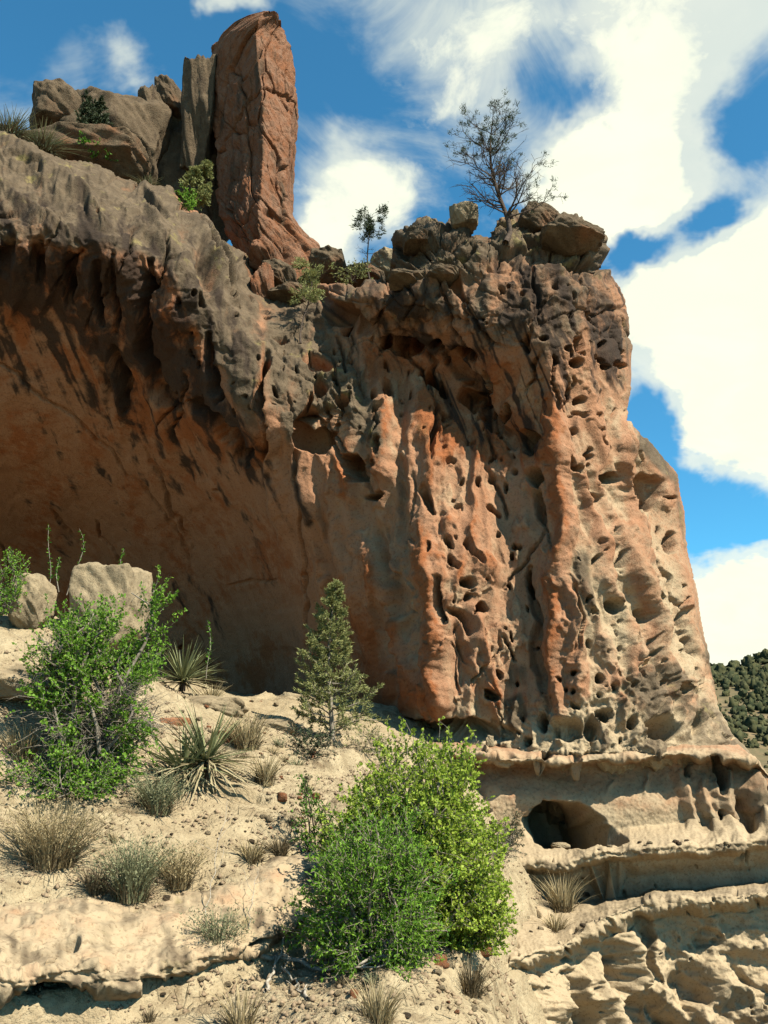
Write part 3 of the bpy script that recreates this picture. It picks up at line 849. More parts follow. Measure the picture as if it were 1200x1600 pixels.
# ------------------------------------------------------------------ stepped ledges under the cliff, on the right
LIP_A = [(500, 1168), (700, 1172), (820, 1182), (920, 1184), (1000, 1178), (1100, 1172), (1180, 1180), (1400, 1220)]
LIP_C = [(500, 1370), (760, 1352), (820, 1348), (880, 1348), (940, 1334), (1000, 1328), (1100, 1322), (1180, 1312), (1400, 1300)]
LIP_D = [(500, 1760), (700, 1610), (770, 1530), (800, 1500), (870, 1482), (910, 1455), (960, 1428), (1010, 1412), (1100, 1404), (1180, 1394), (1400, 1380)]


LEDGE_GRID = {}


def ledge_hit(px, py):
    g = LEDGE_GRID
    p = g['P'][int((py - g['v0']) / g['du']), int((px - g['u0']) / g['du'])]
    return Vector((float(p[0]), float(p[1]), float(p[2])))


def blur(A, n=2):
    for _ in range(n):
        A = np.pad(A, 1, mode='edge')
        A = (A[:-2, 1:-1] + 2 * A[1:-1, 1:-1] + A[2:, 1:-1]) / 4
        A = np.pad(A, ((0, 0), (1, 1)), mode='edge')
        A = (A[:, :-2] + 2 * A[:, 1:-1] + A[:, 2:]) / 4
    return A


def build_ledges():
    du = 1.5
    u0, v0 = 560.0, 1120.0
    U, V = np.meshgrid(np.arange(u0, 1420, du), np.arange(v0, 1800, du))
    wob = 5 * fbm(U / 60, 0 * V, 3, 71)
    def lip(c):
        return np.interp(U, [p[0] for p in c], [p[1] for p in c]) + wob
    a, c, e = lip(LIP_A), lip(LIP_C), lip(LIP_D)
    side = 0.10 * np.clip((U - 1000) / 100, 0, 10) ** 1.5 + 0.5 * np.clip((760 - U) / 100, 0, 5)
    yA = 14.45 + side
    yB = 14.75 + side + 0.1 * perlin(U / 90, V / 90, 70)
    yC = 13.35 + 0.0018 * np.abs(U - 1000) + 0.6 * side
    yD = np.interp(U, [560, 700, 800, 900, 1000, 1100, 1400], [8.8, 9.4, 10.6, 11.6, 12.25, 12.3, 12.6])
    # rows of the profile, from the top of ledge A down to the gully
    Y = np.where(V < a, yA + 1.6 * sstep(0, 26, a - V), 0)
    m = V >= a
    Y = np.where(m, yA - 0.05 * sstep(0, 4, V - a) + 0.02, Y)
    Y = np.where(m, Y + (yB + 0.30 - yA) * sstep(10, 15, V - a) - 0.22 * sstep(18, 70, V - a), Y)
    t0, t1 = c - 34, c - 3
    k = np.clip((V - t0) / (t1 - t0), 0, 1)
    Y = np.where(V > t0, (yB + 0.05 - 0.1) * (1 - k) + yC * k, Y)
    Y = np.where(V > t1, yC - 0.03 + 0.0 * V, Y)
    und = yC + 0.55 * sstep(11, 17, V - c) + 0.25 * sstep(20, 44, V - c) * sstep(820, 900, U)
    Y = np.where(V > c, und, Y)
    wD = np.interp(U, [560, 760, 860, 930, 1000, 1400], [190, 140, 90, 34, 16, 14])
    t0, t1 = e - wD, e - 3
    k = np.clip((V - t0) / np.maximum(t1 - t0, 1), 0, 1)
    top0 = yC + 0.75
    Y = np.where(V > t0, top0 * (1 - k ** 0.9) + yD * k ** 0.9, Y)
    Y = np.where(V > t1, yD - 0.03, Y)
    wall = yD + 0.42 * sstep(9, 22, V - e) - 0.35 * sstep(40, 260, V - e)
    Y = np.where(V > e, wall, Y)
    # the right-hand end falls away along the foot of the cliff
    edge = np.interp(U, [1090, 1122, 1145, 1175, 1200, 1240, 1420], [1100, 1112, 1152, 1184, 1212, 1262, 1420])
    over = np.clip(edge - V, 0, None)
    Y = np.where(U > 1090, Y + 0.04 * over, Y)
    P = at(U, np.where(U > 1090, np.maximum(V, edge), V), blur(Y, 3))
    # relief
    wu = U + 7 * perlin(U / 50, V / 50, 73) + 3 * perlin(U / 15, V / 15, 74)
    wv = V + 7 * perlin(U / 50, V / 50, 75) + 3 * perlin(U / 15, V / 15, 76)
    jit = perlin(U / 10, V / 10, 77)
    D = np.zeros_like(U)
    low = sstep(10, 40, V - e)
    riserB = sstep(8, 30, V - a) * sstep(12, 30, c - V)
    strokes = [
        ([(935, 1470, 12), (925, 1530, 14), (950, 1580, 12), (985, 1640, 12)], .4), ([(895, 1500, 5), (905, 1545, 6), (930, 1600, 6)], .25),
        ([(965, 1440, 10), (985, 1490, 14), (990, 1530, 12), (975, 1560, 8)], .34), ([(1020, 1430, 14), (1015, 1520, 12), (1040, 1570, 10), (1100, 1600, 12)], .36),
        ([(1080, 1500, 12), (1130, 1540, 16), (1180, 1570, 16), (1240, 1610, 14)], .3), ([(1100, 1440, 24), (1200, 1480, 26)], .14),
        ([(840, 1540, 20), (870, 1580, 22), (900, 1620, 14)], .4), ([(1160, 1560, 9), (1140, 1640, 10)], .2), ([(820, 1600, 18), (830, 1660, 20)], .3),
        ([(940, 1500, 10), (955, 1530, 10), (985, 1545, 6)], -.25), ([(1000, 1440, 8), (1005, 1500, 8), (1025, 1550, 10)], -.3), ([(1030, 1570, 12), (1060, 1590, 20), (1075, 1620, 14)], -.4),
        ([(1150, 1520, 8), (1185, 1550, 9), (1240, 1580, 6)], -.3), ([(1040, 1460, 22), (1080, 1500, 28), (1120, 1500, 18)], -.16), ([(880, 1530, 12), (890, 1600, 14)], -.35), ([(960, 1560, 16), (990, 1600, 14)], -.3),
        ([(910, 1560, 10), (920, 1640, 12)], -.3),
        # fins at the right-hand end of the niche wall
        ([(1125, 1190, 12), (1128, 1240, 14), (1150, 1300, 12)], .22), ([(1085, 1200, 12), (1100, 1250, 10), (1130, 1300, 8)], .15), ([(1170, 1200, 12), (1190, 1260, 12), (1210, 1300, 12)], .25),
        ([(1118, 1190, 8), (1122, 1215, 8), (1127, 1240, 6)], -.5), ([(1073, 1190, 4), (1074, 1208, 4)], -.5), ([(1060, 1195, 8), (1075, 1260, 8), (1090, 1300, 8)], .16), ([(1155, 1240, 10), (1172, 1290, 9)], -.35), ([(1195, 1215, 10), (1200, 1245, 9)], -.6),
        ([(1125, 1268, 4), (1127, 1280, 4)], -.4), ([(1160, 1332, 3), (1150, 1345, 4)], -.25), ([(1168, 1330, 3), (1166, 1346, 3)], -.25),
        ([(955, 1212, 4), (952, 1240, 3)], .06), ([(1010, 1200, 5), (1006, 1240, 4)], .08)]
    for pts, h in strokes:
        low_ = pts[0][1] > 1420
        stroke(D, wu, wv, u0, v0, du, [(a_, b_, c_ * (1.5 if low_ else 1)) for a_, b_, c_ in pts], h * (0.75 if low_ else 1), 0.4 * jit)
    hol = np.zeros_like(U)
    for p in [(882, 1290, 64, 38, 7, 2.2), (940, 1306, 44, 16, 10, 1.2),
               (850, 1180, 14, 6, 0, .4), (900, 1188, 10, 6, 0, .4), (770, 1185, 46, 7, 0, .25),
              (1075, 1545, 40, 22, 25, .2), (955, 1505, 14, 12, 0, .15), (1050, 1640, 40, 26, 0, .3), (1110, 1468, 26, 16, 15, .14), (1160, 1660, 50, 30, 0, .3)]:
        pit(D, wu, wv, u0, v0, du, p, 0.25 * jit, 0.2)
    rs = np.random.default_rng(5)
    for _ in range(60):
        r = rs.uniform(1.5, 5)
        pit(D, wu, wv, u0, v0, du, (rs.uniform(780, 1200), rs.uniform(1335, 1600), r, r * rs.uniform(.6, 1.4), rs.uniform(-40, 40), rs.uniform(.03, .12)), jit)
    D += low * (0.02 * (ridged((wu + .5 * wv) / 120, (wv - .4 * wu) / 70, 2, 80) - 0.9) + 0.010 * fbm(wu / 34, wv / 34, 3, 81))
    lipz = np.exp(-((V - a - 4) / 9) ** 2) + np.exp(-((V - c - 3) / 12) ** 2) + np.exp(-((V - e - 4) / 13) ** 2)
    D += lipz * (0.055 * fbm(wu / 34, wv / 26, 2, 82) + 0.012 * fbm(U / 8, V / 8, 2, 83))
    D += (0.007 + 0.008 * low) * fbm(U / 9, V / 9, 3, 84) + 0.03 * fbm(wu / 60, wv / 40, 2, 85)
    f1, f2, _ = worley(wu / 16, wv / 14, 9)
    D -= 0.02 * lipz * (sstep(0, .4, f2 - f1) - .4)
    f1, f2, _ = worley((wu + 0.45 * wv) / 120, (wv - 0.3 * wu) / 85, 31)
    D -= low * 0.20 * (sstep(0.0, 0.6, f2 - f1) - 0.3)
    f1, f2, _ = worley((wu + 0.3 * wv) / 46, (wv - 0.3 * wu) / 36, 33)
    D -= low * 0.035 * (sstep(0.0, 0.5, f2 - f1) - 0.3)
    D += 0.006 * fbm(U / 4, V / 4, 2, 87)
    P = displace(P, D)
    LEDGE_GRID.update(P=P, u0=u0, v0=v0, du=du)
    n1 = fbm(U / 60, V / 40, 3, 86)
    grey = np.clip(0.45 * riserB * sstep(1020, 1100, U) + 0.5 * lipz * (n1 + 0.6) * sstep(700, 900, U) * (V < c + 30) + 0.38 * sstep(14, 60, V - c) * sstep(20, 0, V - e) * sstep(860, 920, U) + 0.25 * low * (n1 > 0) * n1, 0, 1)
    cream = np.clip(0.42 + 0.55 * sstep(1210, 1330, V + 20 * n1) + 0.2 * lipz, 0, 1)
    rust = np.clip(0.55 * np.exp(-((V - a - 22) / 18) ** 2) * sstep(1000, 800, U) + 0.2 * n1 * riserB + 0.15 * riserB, 0, 1)
    o = grid_mesh('rock_ledges', P, MAT_LEDGE, None, {'grey': grey, 'varnish': np.zeros_like(U), 'rust': rust, 'cream': cream})
    tag(o, kind='structure')


build_ledges()

# ------------------------------------------------------------------ sandy slope in front of the alcove
SLOPE_CTRL = [  # seen in the photograph: (px, py, Y)
    (0, 1600, 6.0), (200, 1600, 6.1), (400, 1600, 6.3), (600, 1600, 6.8), (720, 1590, 7.3),
    (100, 1520, 6.9), (300, 1540, 6.9), (450, 1500, 7.5), (600, 1520, 7.7), (700, 1520, 8.3),
    (60, 1440, 7.9), (250, 1420, 8.2), (420, 1400, 8.7), (560, 1420, 9.0), (760, 1470, 9.6),
    (0, 1330, 8.5), (150, 1330, 8.8), (300, 1300, 9.5), (430, 1300, 9.8), (600, 1330, 10.2), (740, 1340, 11.2),
    (0, 1200, 9.5), (120, 1230, 9.7), (250, 1200, 10.6), (340, 1180, 11.3), (430, 1190, 11.8), (560, 1200, 12.6), (680, 1230, 12.8), (760, 1280, 13.2),
    (100, 1120, 10.6), (210, 1110, 11.6), (300, 1105, 12.6), (380, 1125, 13.2), (470, 1140, 13.8), (560, 1160, 14.4), (680, 1168, 15.0),
    (0, 1010, 11.2), (90, 1010, 11.8), (190, 1010, 12.8), (250, 1075, 13.2), (320, 1095, 14.4), (-150, 1000, 11.0), (-200, 1200, 9.0), (-200, 1450, 7.0)]
SLOPE_WORLD = [(-9, 18, 1.6), (-5, 18, 1.35), (-3, 18, 1.1), (-1, 19, .9), (1, 17, .45), (-8, 24, 1.7), (-2, 24, 1.4), (-12, 14, 2.2), (-13, 22, 2.4), (-11, 9, 1.0), (-10, 5, -.6),
               (-4, 4, -1.9), (0, 4, -1.8), (3, 4, -2.3), (1.15, 7.4, -2.4), (1.3, 8.4, -2.7), (1.45, 9.3, -2.9), (1.65, 10.3, -3.0), (1.9, 11.4, -2.9), (2.15, 12.4, -2.7), (2.4, 13.5, -2.4), (2.3, 10, -4.0), (3.1, 11, -4.5), (3.2, 12.5, -4.2), (4.2, 12.5, -4.8), (2.2, 7.5, -3.6), (2.8, 9, -4.2), (4, 9, -3.6), (7, 9, -4.0), (7, 4, -3.8), (4.5, 12, -3.4), (8, 14, -4), (4, 16, -3.5), (3.3, 14.4, -3.6), (5.5, 15, -4), (8, 22, -3), (0, 1.5, -1.75), (-5, 1, -2.1), (3, 1, -2.4)]
_p = [at(np.array(float(a)), np.array(float(b)), c) for a, b, c in SLOPE_CTRL] + [np.array(w, float) for w in SLOPE_WORLD]
_p = np.array(_p)
slope_smooth = rbf_fit(_p[:, :2], _p[:, 2], 2e-4)


LIP_S = [(-260, 1560, 6.1), (-40, 1520, 6.45), (20, 1525, 6.6), (60, 1520, 6.7), (130, 1510, 6.85), (200, 1520, 7.05), (300, 1500, 7.45), (360, 1478, 7.75), (430, 1452, 8.15), (500, 1425, 8.65), (580, 1395, 9.2), (640, 1375, 9.6)]
_s = np.array([at(np.array(float(a)), np.array(float(b)), c) for a, b, c in LIP_S])
SHELF_X, SHELF_Y = _s[:, 0], _s[:, 1]


def slope_z(X, Y):
    X = np.asarray(X, float)
    Y = np.asarray(Y, float)
    z = slope_smooth(X, Y)
    # the ground drops in front of the pale rock shelf and lies a little under its top
    yl = np.interp(X, SHELF_X, SHELF_Y)
    fr = yl - Y
    xf = sstep(-6.0, -4.5, X) * sstep(0.15, -0.5, X)
    z = z - xf * ((0.30 + 0.35 * sstep(-1.8, -2.3, X)) * sstep(-0.30, 0.05, fr) * sstep(2.6, 0.6, fr) + 0.10 * sstep(-1.0, -0.4, fr) * (fr < 0.3))
    z = z + 0.09 * fbm(X / 1.3, Y / 1.3, 3, 90) + 0.03 * fbm(X / 0.3, Y / 0.3, 3, 91)
    # thin beds of rock break the sand into little steps
    n = fbm(X / 2.0, Y / 2.0, 2, 92)
    s = z * 3.1 + 0.8 * n
    st = np.floor(s) + sstep(0.40, 0.60, s - np.floor(s))
    k = 0.62 * sstep(-0.1, 0.4, perlin(X / 1.6, Y / 1.6, 93))
    return z * (1 - k) + k * (st - 0.8 * n) / 3.1


def ground_hit(px, py, y0=4.0, y1=24.0):
    """Where the line of sight through a pixel meets the slope."""
    Y = np.linspace(y0, y1, 400)
    p = at(np.full(400, float(px)), np.full(400, float(py)), Y)
    g = slope_z(p[:, 0], p[:, 1])
    b = np.nonzero(p[:, 2] <= g)[0]
    i = b[0] if len(b) else 399
    return Vector((float(p[i, 0]), float(p[i, 1]), float(g[i])))


def build_slope():
    X, Y = np.meshgrid(np.linspace(-14, 9, 640), np.concatenate([np.linspace(0.5, 5.5, 50), np.linspace(5.55, 15, 560), np.linspace(15.08, 25, 90)]))
    Z = slope_z(X, Y)
    D = 0.015 * fbm(X / 0.09, Y / 0.09, 2, 94)
    f1, f2, h = worley(X / 0.16, Y / 0.16, 3)
    D += 0.045 * np.clip(0.38 - f1, 0, 1) * ((h % 5) == 0) * 1.6
    P = np.stack([X, Y, Z + D], -1)
    lit = sstep(0.1, 0.7, perlin(X / 0.9, Y / 0.9, 95)) * 0.5
    o = grid_mesh('sandy_slope', P, MAT_SAND, None, {'litter': lit})
    tag(o, kind='structure')


build_slope()

# ------------------------------------------------------------------ pale rock shelf in the near left corner
def build_shelf():
    du = 1.5
    u0, v0 = -260.0, 1330.0
    U, V = np.meshgrid(np.arange(u0, 640, du), np.arange(v0, 1760, du))
    lipc = LIP_S
    e = np.interp(U, [p[0] for p in lipc], [p[1] for p in lipc]) + 6 * fbm(U / 60, V / 900, 3, 101)
    yl = np.interp(U, [p[0] for p in LIP_S], [p[2] for p in LIP_S])
    thick = np.interp(U, [-260, 0, 130, 200, 300, 450, 560, 640], [60, 34, 40, 30, 24, 26, 22, 10])
    k = np.clip((e - V) / 130.0, 0, 2)
    back = np.interp(U, [-260, 0, 300, 500, 640], [1.25, 1.25, 1.2, 1.0, .7])
    top = yl + back * k + 0.9 * np.clip(k - 0.62, 0, 9)
    wall = yl + 0.55 * sstep(0.7, 1.25, (V - e) / thick) * np.interp(U, [-260, 10, 80, 165, 300, 640], [1, 1.6, 2.6, .45, .5, .7]) - 0.15 * sstep(60, 260, V - e)
    Y = np.where(V < e, top, wall)
    P = at(U, V, blur(Y, 3))
    wu = U + 6 * perlin(U / 40, V / 40, 103)
    wv = V + 6 * perlin(U / 40, V / 40, 104)
    jit = perlin(U / 10, V / 10, 105)
    D = 0.04 * fbm(U / 70, V / 36, 3, 106) + 0.005 * fbm(U / 11, V / 11, 3, 107) + 0.02 * sstep(0, .08, fbm(U / 60, V / 22, 3, 111))
    lz = np.exp(-((V - e - 6) / 16) ** 2)
    D += lz * (0.04 * fbm(wu / 30, wv / 20, 3, 108) + 0.008 * fbm(U / 8, V / 8, 2, 109))
    for p in [(78, 1570, 46, 40, 0, .22), (108, 1476, 20, 9, -12, .12), (240, 1540, 20, 16, 0, .15), (400, 1478, 26, 8, -25, .25), (470, 1450, 24, 8, -25, .3), (545, 1420, 20, 8, -25, .25)]:
        pit(D, wu, wv, u0, v0, du, p, 0.4 * jit, 0.3)
    stroke(D, wu, wv, u0, v0, du, [(150, 1520, 12), (160, 1580, 14), (165, 1640, 14)], .1, jit)
    stroke(D, wu, wv, u0, v0, du, [(5, 1530, 12), (0, 1600, 16)], .16, jit)
    P = displace(P, D)
    # sink its back edge and its right end under the sand
    P[..., 2] -= 0.25 * sstep(90, 170, e - V) + 0.35 * sstep(560, 640, U) + 0.0
    z = np.zeros_like(U)
    n1 = fbm(U / 50, V / 40, 3, 110)
    o = grid_mesh('rock_shelf', P, MAT_LEDGE, None, {'grey': np.clip(0.30 + 0.45 * n1 + 0.25 * perlin(U / 14, V / 60, 112), 0, 0.75), 'varnish': z, 'rust': np.clip(0.15 + 0.2 * n1, 0, 1) * sstep(20, 60, V - e), 'cream': np.clip(0.75 + 0.2 * n1 - 0.3 * sstep(20, 60, V - e), 0, 1)})
    tag(o, kind='structure')


build_shelf()

# ------------------------------------------------------------------ rock spire
SPIRE = [  # (py, left edge, arete, right edge)
    (17, 412, 420, 428), (24, 386, 410, 436), (34, 366, 404, 441), (50, 348, 400, 447), (75, 333, 402, 459), (110, 321, 405, 463), (150, 326, 410, 459), (200, 332, 412, 456), (250, 337, 411, 452),
    (300, 338, 408, 451), (335, 345, 404, 461), (360, 354, 404, 480), (380, 366, 408, 500), (400, 378, 414, 503), (425, 384, 418, 492), (480, 380, 422, 480)]


def build_spire():
    S = np.array(SPIRE, float)
    rows = np.concatenate([np.linspace(17, 60, 40), np.linspace(61.5, 480, 250)])
    L = np.interp(rows, S[:, 0], S[:, 1])
    A = np.interp(rows, S[:, 0], S[:, 2])
    R = np.interp(rows, S[:, 0], S[:, 3])
    wid = np.clip((R - L) / 120, 0.05, 1.3)
    ya = 19.3 - 0.0012 * (rows - 250)
    pl = at(L, rows, ya + 1.7 * np.clip((A - L) / 80, 0, 1.2))
    pa = at(A, rows, ya)
    pr = at(R, rows, ya + 0.9 * np.clip((R - A) / 50, 0, 1.6))
    one = np.ones_like(wid)
    pbl = pl + np.stack([0.2 * wid, 1.5 * one, 0 * wid], -1)
    pbr = pr + np.stack([-0.1 * wid, 2.0 * one, 0 * wid], -1)
    corners = [pl, pa, pr, pbr, pbl]
    ns = [90, 70, 40, 30, 30]
    ring = []
    for i in range(5):
        a, b = corners[i], corners[(i + 1) % 5]
        for k in range(ns[i]):
            t = k / ns[i]
            ring.append(a * (1 - t) + b * t)
    P = np.stack(ring, 1)                       # rows x around x 3
    # round the arete a little
    for _ in range(3):
        P = 0.25 * np.roll(P, 1, 1) + 0.5 * P + 0.25 * np.roll(P, -1, 1)
    Q = np.concatenate([P, P[:, :1]], 1)
    cen = P.mean(1, keepdims=True)
    s = np.cumsum(np.linalg.norm(np.diff(Q, axis=1), axis=-1), 1)
    s = np.concatenate([np.zeros((len(rows), 1)), s[:, :-1]], 1)
    h = P[..., 2]
    n = P - cen
    n[..., 2] = 0
    n /= np.linalg.norm(n, axis=-1, keepdims=True)
    wsx = s + 0.25 * fbm(s / 1.2, h / 1.2, 2, 130)
    wsh = h + 0.25 * fbm(s / 1.2, h / 1.2, 2, 131) + 0.25 * s
    f1, f2, cid = worley(wsx / 1.1, wsh / 2.4, 12)
    D = 0.17 * ((cid * 0.377) % 1.0 - 0.5)
    D -= 0.14 * sstep(0.09, 0.0, f2 - f1)
    f1, f2, cid = worley(wsx / 0.5, wsh / 0.8, 14)
    base = sstep(14.5, 12.5, h)
    D += (0.05 + 0.14 * base) * ((cid * 0.377) % 1.0 - 0.5) - 0.03 * sstep(0.1, 0.0, f2 - f1)
    D += 0.07 * fbm(s / 1.6, h / 2.2, 2, 120) + 0.05 * fbm(s / 0.4, h / 0.5, 3, 121) + 0.012 * fbm(s / 0.09, h / 0.09, 2, 123)
    # two long cracks across the lit face
    crk = np.abs((h - 16.6) - 0.35 * (s - 2.2) - 0.2 * perlin(s / .5, h / .5, 125))
    D -= 0.18 * sstep(0.09, 0.0, crk)
    und = soft_poly(np.broadcast_to(np.linspace(0, 259, 260), P.shape[:2]), np.broadcast_to(rows[:, None], P.shape[:2]), [(60, 350), (110, 352), (128, 372), (128, 415), (80, 415)], 10)
    D -= 0.45 * und * sstep(352, 400, np.broadcast_to(rows[:, None], P.shape[:2]))
    D *= np.clip(wid * 1.5, 0, 1)[:, None]
    P = P + n * D[..., None]
    V = np.concatenate([P.reshape(-1, 3), P[0].mean(0, keepdims=True)])
    r, c = P.shape[:2]
    idx = np.arange(r * c).reshape(r, c)
    nx = np.roll(idx, -1, 1)
    q = np.stack([idx[:-1], idx[1:], nx[1:], nx[:-1]], -1).reshape(-1, 4)
    cap = np.stack([idx[0], nx[0], np.full(c, r * c), np.full(c, r * c)], -1)
    tri = np.concatenate([q[:, [0, 1, 2]], q[:, [0, 2, 3]], cap[:, :3]])
    base_ = np.array([float(V[:, 0].mean()), float(V[:, 1].mean()), float(V[:, 2].min())])
    o = raw_mesh('rock_spire', V - base_, tri, MAT_SPIRE, None, None, True)
    o.location = base_
    tag(o, 'tall leaning red-brown rock spire standing on the cliff top', 'rock spire')


build_spire()


# ------------------------------------------------------------------ boulders and blocks
def cube_sphere(n):
    g = np.linspace(-1, 1, n)
    vs, fs = [], []
    off = 0
    a, b = np.meshgrid(g, g)
    for ax in range(3):
        for sg in (-1, 1):
            p = np.zeros((n, n, 3))
            p[..., ax] = sg
            p[..., (ax + 1) % 3] = a
            p[..., (ax + 2) % 3] = b * sg
            vs.append(p.reshape(-1, 3))
            idx = np.arange(n * n).reshape(n, n) + off
            fs.append(np.stack([idx[:-1, :-1], idx[:-1, 1:], idx[1:, 1:], idx[1:, :-1]], -1).reshape(-1, 4))
            off += n * n
    V = np.concatenate(vs)
    Fq = np.concatenate(fs)
    key = np.round(V * 1000).astype(np.int64)
    _, first, inv = np.unique(key, axis=0, return_index=True, return_inverse=True)
    V = V[first]
    Fq = inv.reshape(-1)[Fq]
    return V, Fq


_CS = {}


def rock_shape(seed, n=22, blocky=0.6, cuts=9, rough=0.05):
    """A chipped rock inside the unit box: planes chop a rounded cube, noise wears it."""
    if n not in _CS:
        _CS[n] = cube_sphere(n)
    V, Fq = _CS[n]
    rs = np.random.default_rng(seed)
    sph = V / np.linalg.norm(V, axis=1, keepdims=True)
    P = blocky * V * 0.85 + (1 - blocky) * sph * 1.1
    for _ in range(cuts):
        nn = rs.normal(size=3)
        nn /= np.linalg.norm(nn)
        d = rs.uniform(0.62, 0.95) * (0.75 + 0.25 * np.abs(nn).sum())
        over = np.maximum(0, P @ nn - d)
        P = P - over[:, None] * nn
    if n > 6:
        o = rs.uniform(0, 50, 3)
        nz = fbm(P[:, 0] * 1.3 + P[:, 2] + o[0], P[:, 1] * 1.3 + 0.7 * P[:, 2] + o[1], 3, 140)
        nz2 = fbm(P[:, 0] * 6 + P[:, 2] * 3 + o[0], P[:, 1] * 6 + 4 * P[:, 2] + o[1], 3, 141)
        nrm = P / (np.linalg.norm(P, axis=1, keepdims=True) + 1e-9)
        P = P + nrm * (rough * 2.0 * nz + rough * 0.7 * nz2)[:, None]
    lo, hi = P.min(0), P.max(0)
    P = (P - (lo + hi) / 2) / (hi - lo)
    return P, Fq


def rock(name, cx, cy, w, h, Y, deep, seed, mat, label=None, category='rock', group=None, n=22, blocky=0.6, cuts=9, rough=0.05, yaw=0.0, tilt=0.0, shade=False):
    """A rock whose visible extent in the photograph is about w x h pixels around (cx, cy)."""
    p = atv(cx, cy, Y)
    m = (atv(cx + 1, cy, Y) - p).length
    up = (atv(cx, cy - 1, Y) - p).z
    V, Fq = rock_shape(seed, n, blocky, cuts, rough)
    V = V * np.array([w * m, deep, h * up])
    V = V + np.array([0, 0, h * up * 0.5])
    o = raw_mesh(name, V, Fq, mat, None, None, shade)
    o.location = p - Vector((0, 0, h * up * 0.5))
    o.rotation_euler = (0, tilt, yaw)
    if label:
        tag(o, label, category, group)
    return o


ROCKS = [
    # behind the shoulder, upper left
    (92, 190, 92, 76, 21.0, 2.0, 1, 'grey', 'pale rounded rock at the left end of the cliff skyline', .55, 9),
    (186, 235, 170, 172, 21.6, 3.0, 2, 'grey', 'broad tan boulder on the skyline behind the dark juniper', .62, 10),
    (238, 190, 50, 90, 21.9, 1.6, 13, 'grey', 'narrow upright rock wedged beside the broad tan skyline boulder', .5, 9),
    (268, 168, 50, 56, 22.3, 1.6, 3, 'grey', 'small square block on the skyline left of the tall dark block', .6, 9),
    (262, 240, 80, 130, 22.8, 1.6, 4, 'grey', 'dark cleft rock under the small square skyline block', .6, 10),
    (314, 195, 56, 170, 21.4, 1.6, 5, 'grey', 'tall dark block leaning against the left side of the spire', .95, 1),
    (292, 300, 150, 210, 22.4, 1.6, 6, 'grey', 'shaded brown rock wall left of the spire foot', .75, 7),
    (110, 262, 260, 66, 19.9, 2.6, 7, 'grey', 'long low rock rise below the green grass at upper left', .62, 9),
    # notch and skyline right of the spire
    (514, 424, 62, 46, 20.0, 1.4, 8, 'grey', 'pale layered rock right below the foot of the spire', .45, 8),
    (568, 438, 70, 30, 20.4, 1.4, 9, 'grey', 'low flat rock under the small skyline tree', .4, 8),
    (604, 415, 62, 50, 20.8, 1.4, 10, 'pale', 'pale rock just right of the small skyline tree', .45, 8),
    (452, 462, 66, 34, 18.0, 1.0, 11, 'grey', 'dark flat boulder in the notch beside the thin sapling', .6, 8),
    (436, 434, 60, 36, 18.7, 1.0, 12, 'grey', 'dark tilted block under the base of the spire', .65, 8),
    (412, 402, 46, 44, 18.6, 1.0, 31, 'spire', 'rough red rock knob at the left foot of the spire', .3, 6),
    (408, 452, 40, 84, 18.1, 1.0, 32, 'spire', 'crumbling orange rock face below the spire', .4, 8),
    # boulders on the buttress
    (650, 366, 44, 32, 16.2, .8, 15, 'grey', 'small dark stone perched on the left end of the buttress rim', .5, 8),
    (724, 330, 46, 42, 16.4, .7, 16, 'pale', 'pale pointed stone standing on the skyline left of the bare pine', .2, 10),
    (836, 348, 80, 50, 16.2, 1.3, 19, 'grey', 'rounded slab just right of the bare pine', .4, 8),
    (892, 372, 104, 40, 15.6, 1.4, 21, 'grey', 'flat dark slab on the right corner of the buttress', .7, 8),
    (640, 428, 66, 22, 15.5, .7, 23, 'grey', 'small brown stone lying under the left end of the buttress rim', .35, 8),
    (692, 422, 54, 22, 15.3, .7, 24, 'grey', 'small reddish stone in the gap under the middle of the buttress rim', .35, 8),
    # boulders on the bank by the alcove
    (172, 952, 112, 146, 12.3, 1.0, 25, 'pale', 'large pale block standing on the bank behind the leafy bush', .82, 6),
    (30, 1068, 190, 62, 10.7, 1.3, 33, 'pale', 'flat pale slab jutting out of the left bank under the bushes', .8, 6),
    (20, 1140, 170, 70, 10.6, 1.0, 34, 'pale', 'brown block in the shade beneath the flat pale slab at left', .8, 7),
    (310, 1108, 150, 44, 13.3, 1.1, 35, 'pale', 'long pale slab at the mouth of the alcove', .6, 8),
    (420, 1138, 90, 30, 13.5, .8, 36, 'pale', 'short pale slab between the long slab and the young conifer', .6, 8),
    (345, 1158, 100, 34, 12.3, .6, 37, 'red', 'reddish rock edge showing above the two yuccas', .8, 7),
    (270, 1140, 70, 40, 12.0, .6, 38, 'red', 'reddish rock edge left of the round yucca foot', .7, 8),
    (765, 1158, 13, 20, 14.75, .14, 39, 'pale', 'tiny upright stone on the rim of the upper ledge', .6, 5),
    (876, 1322, 30, 12, ledge_hit(873, 1323).y, .25, 40, 'pale', 'small flat stone lying in the mouth of the low cave', .5, 8),
    (52, 945, 66, 96, 12.0, .8, 26, 'pale', 'rounded pale boulder left of the large pale block', .2, 8),
]
for (cx, cy, w, h, Y, dp, sd, mt, lab, bl, ct) in ROCKS:
    rock('boulder' if cy > 800 else 'rock_block', cx, cy + (9 if cx > 600 and cy < 500 else 0), w, h, Y, dp, sd, {'grey': MAT_GREYROCK, 'pale': MAT_PALEROCK, 'spire': MAT_SPIRE, 'red': MAT_REDROCK}[mt], lab, 'boulder', None, 30, min(.95, bl + (.2 if cx > 600 and cy < 800 else 0)), ct + (5 if cy < 800 else 0), 0.06, 0.0, 0.0, True)

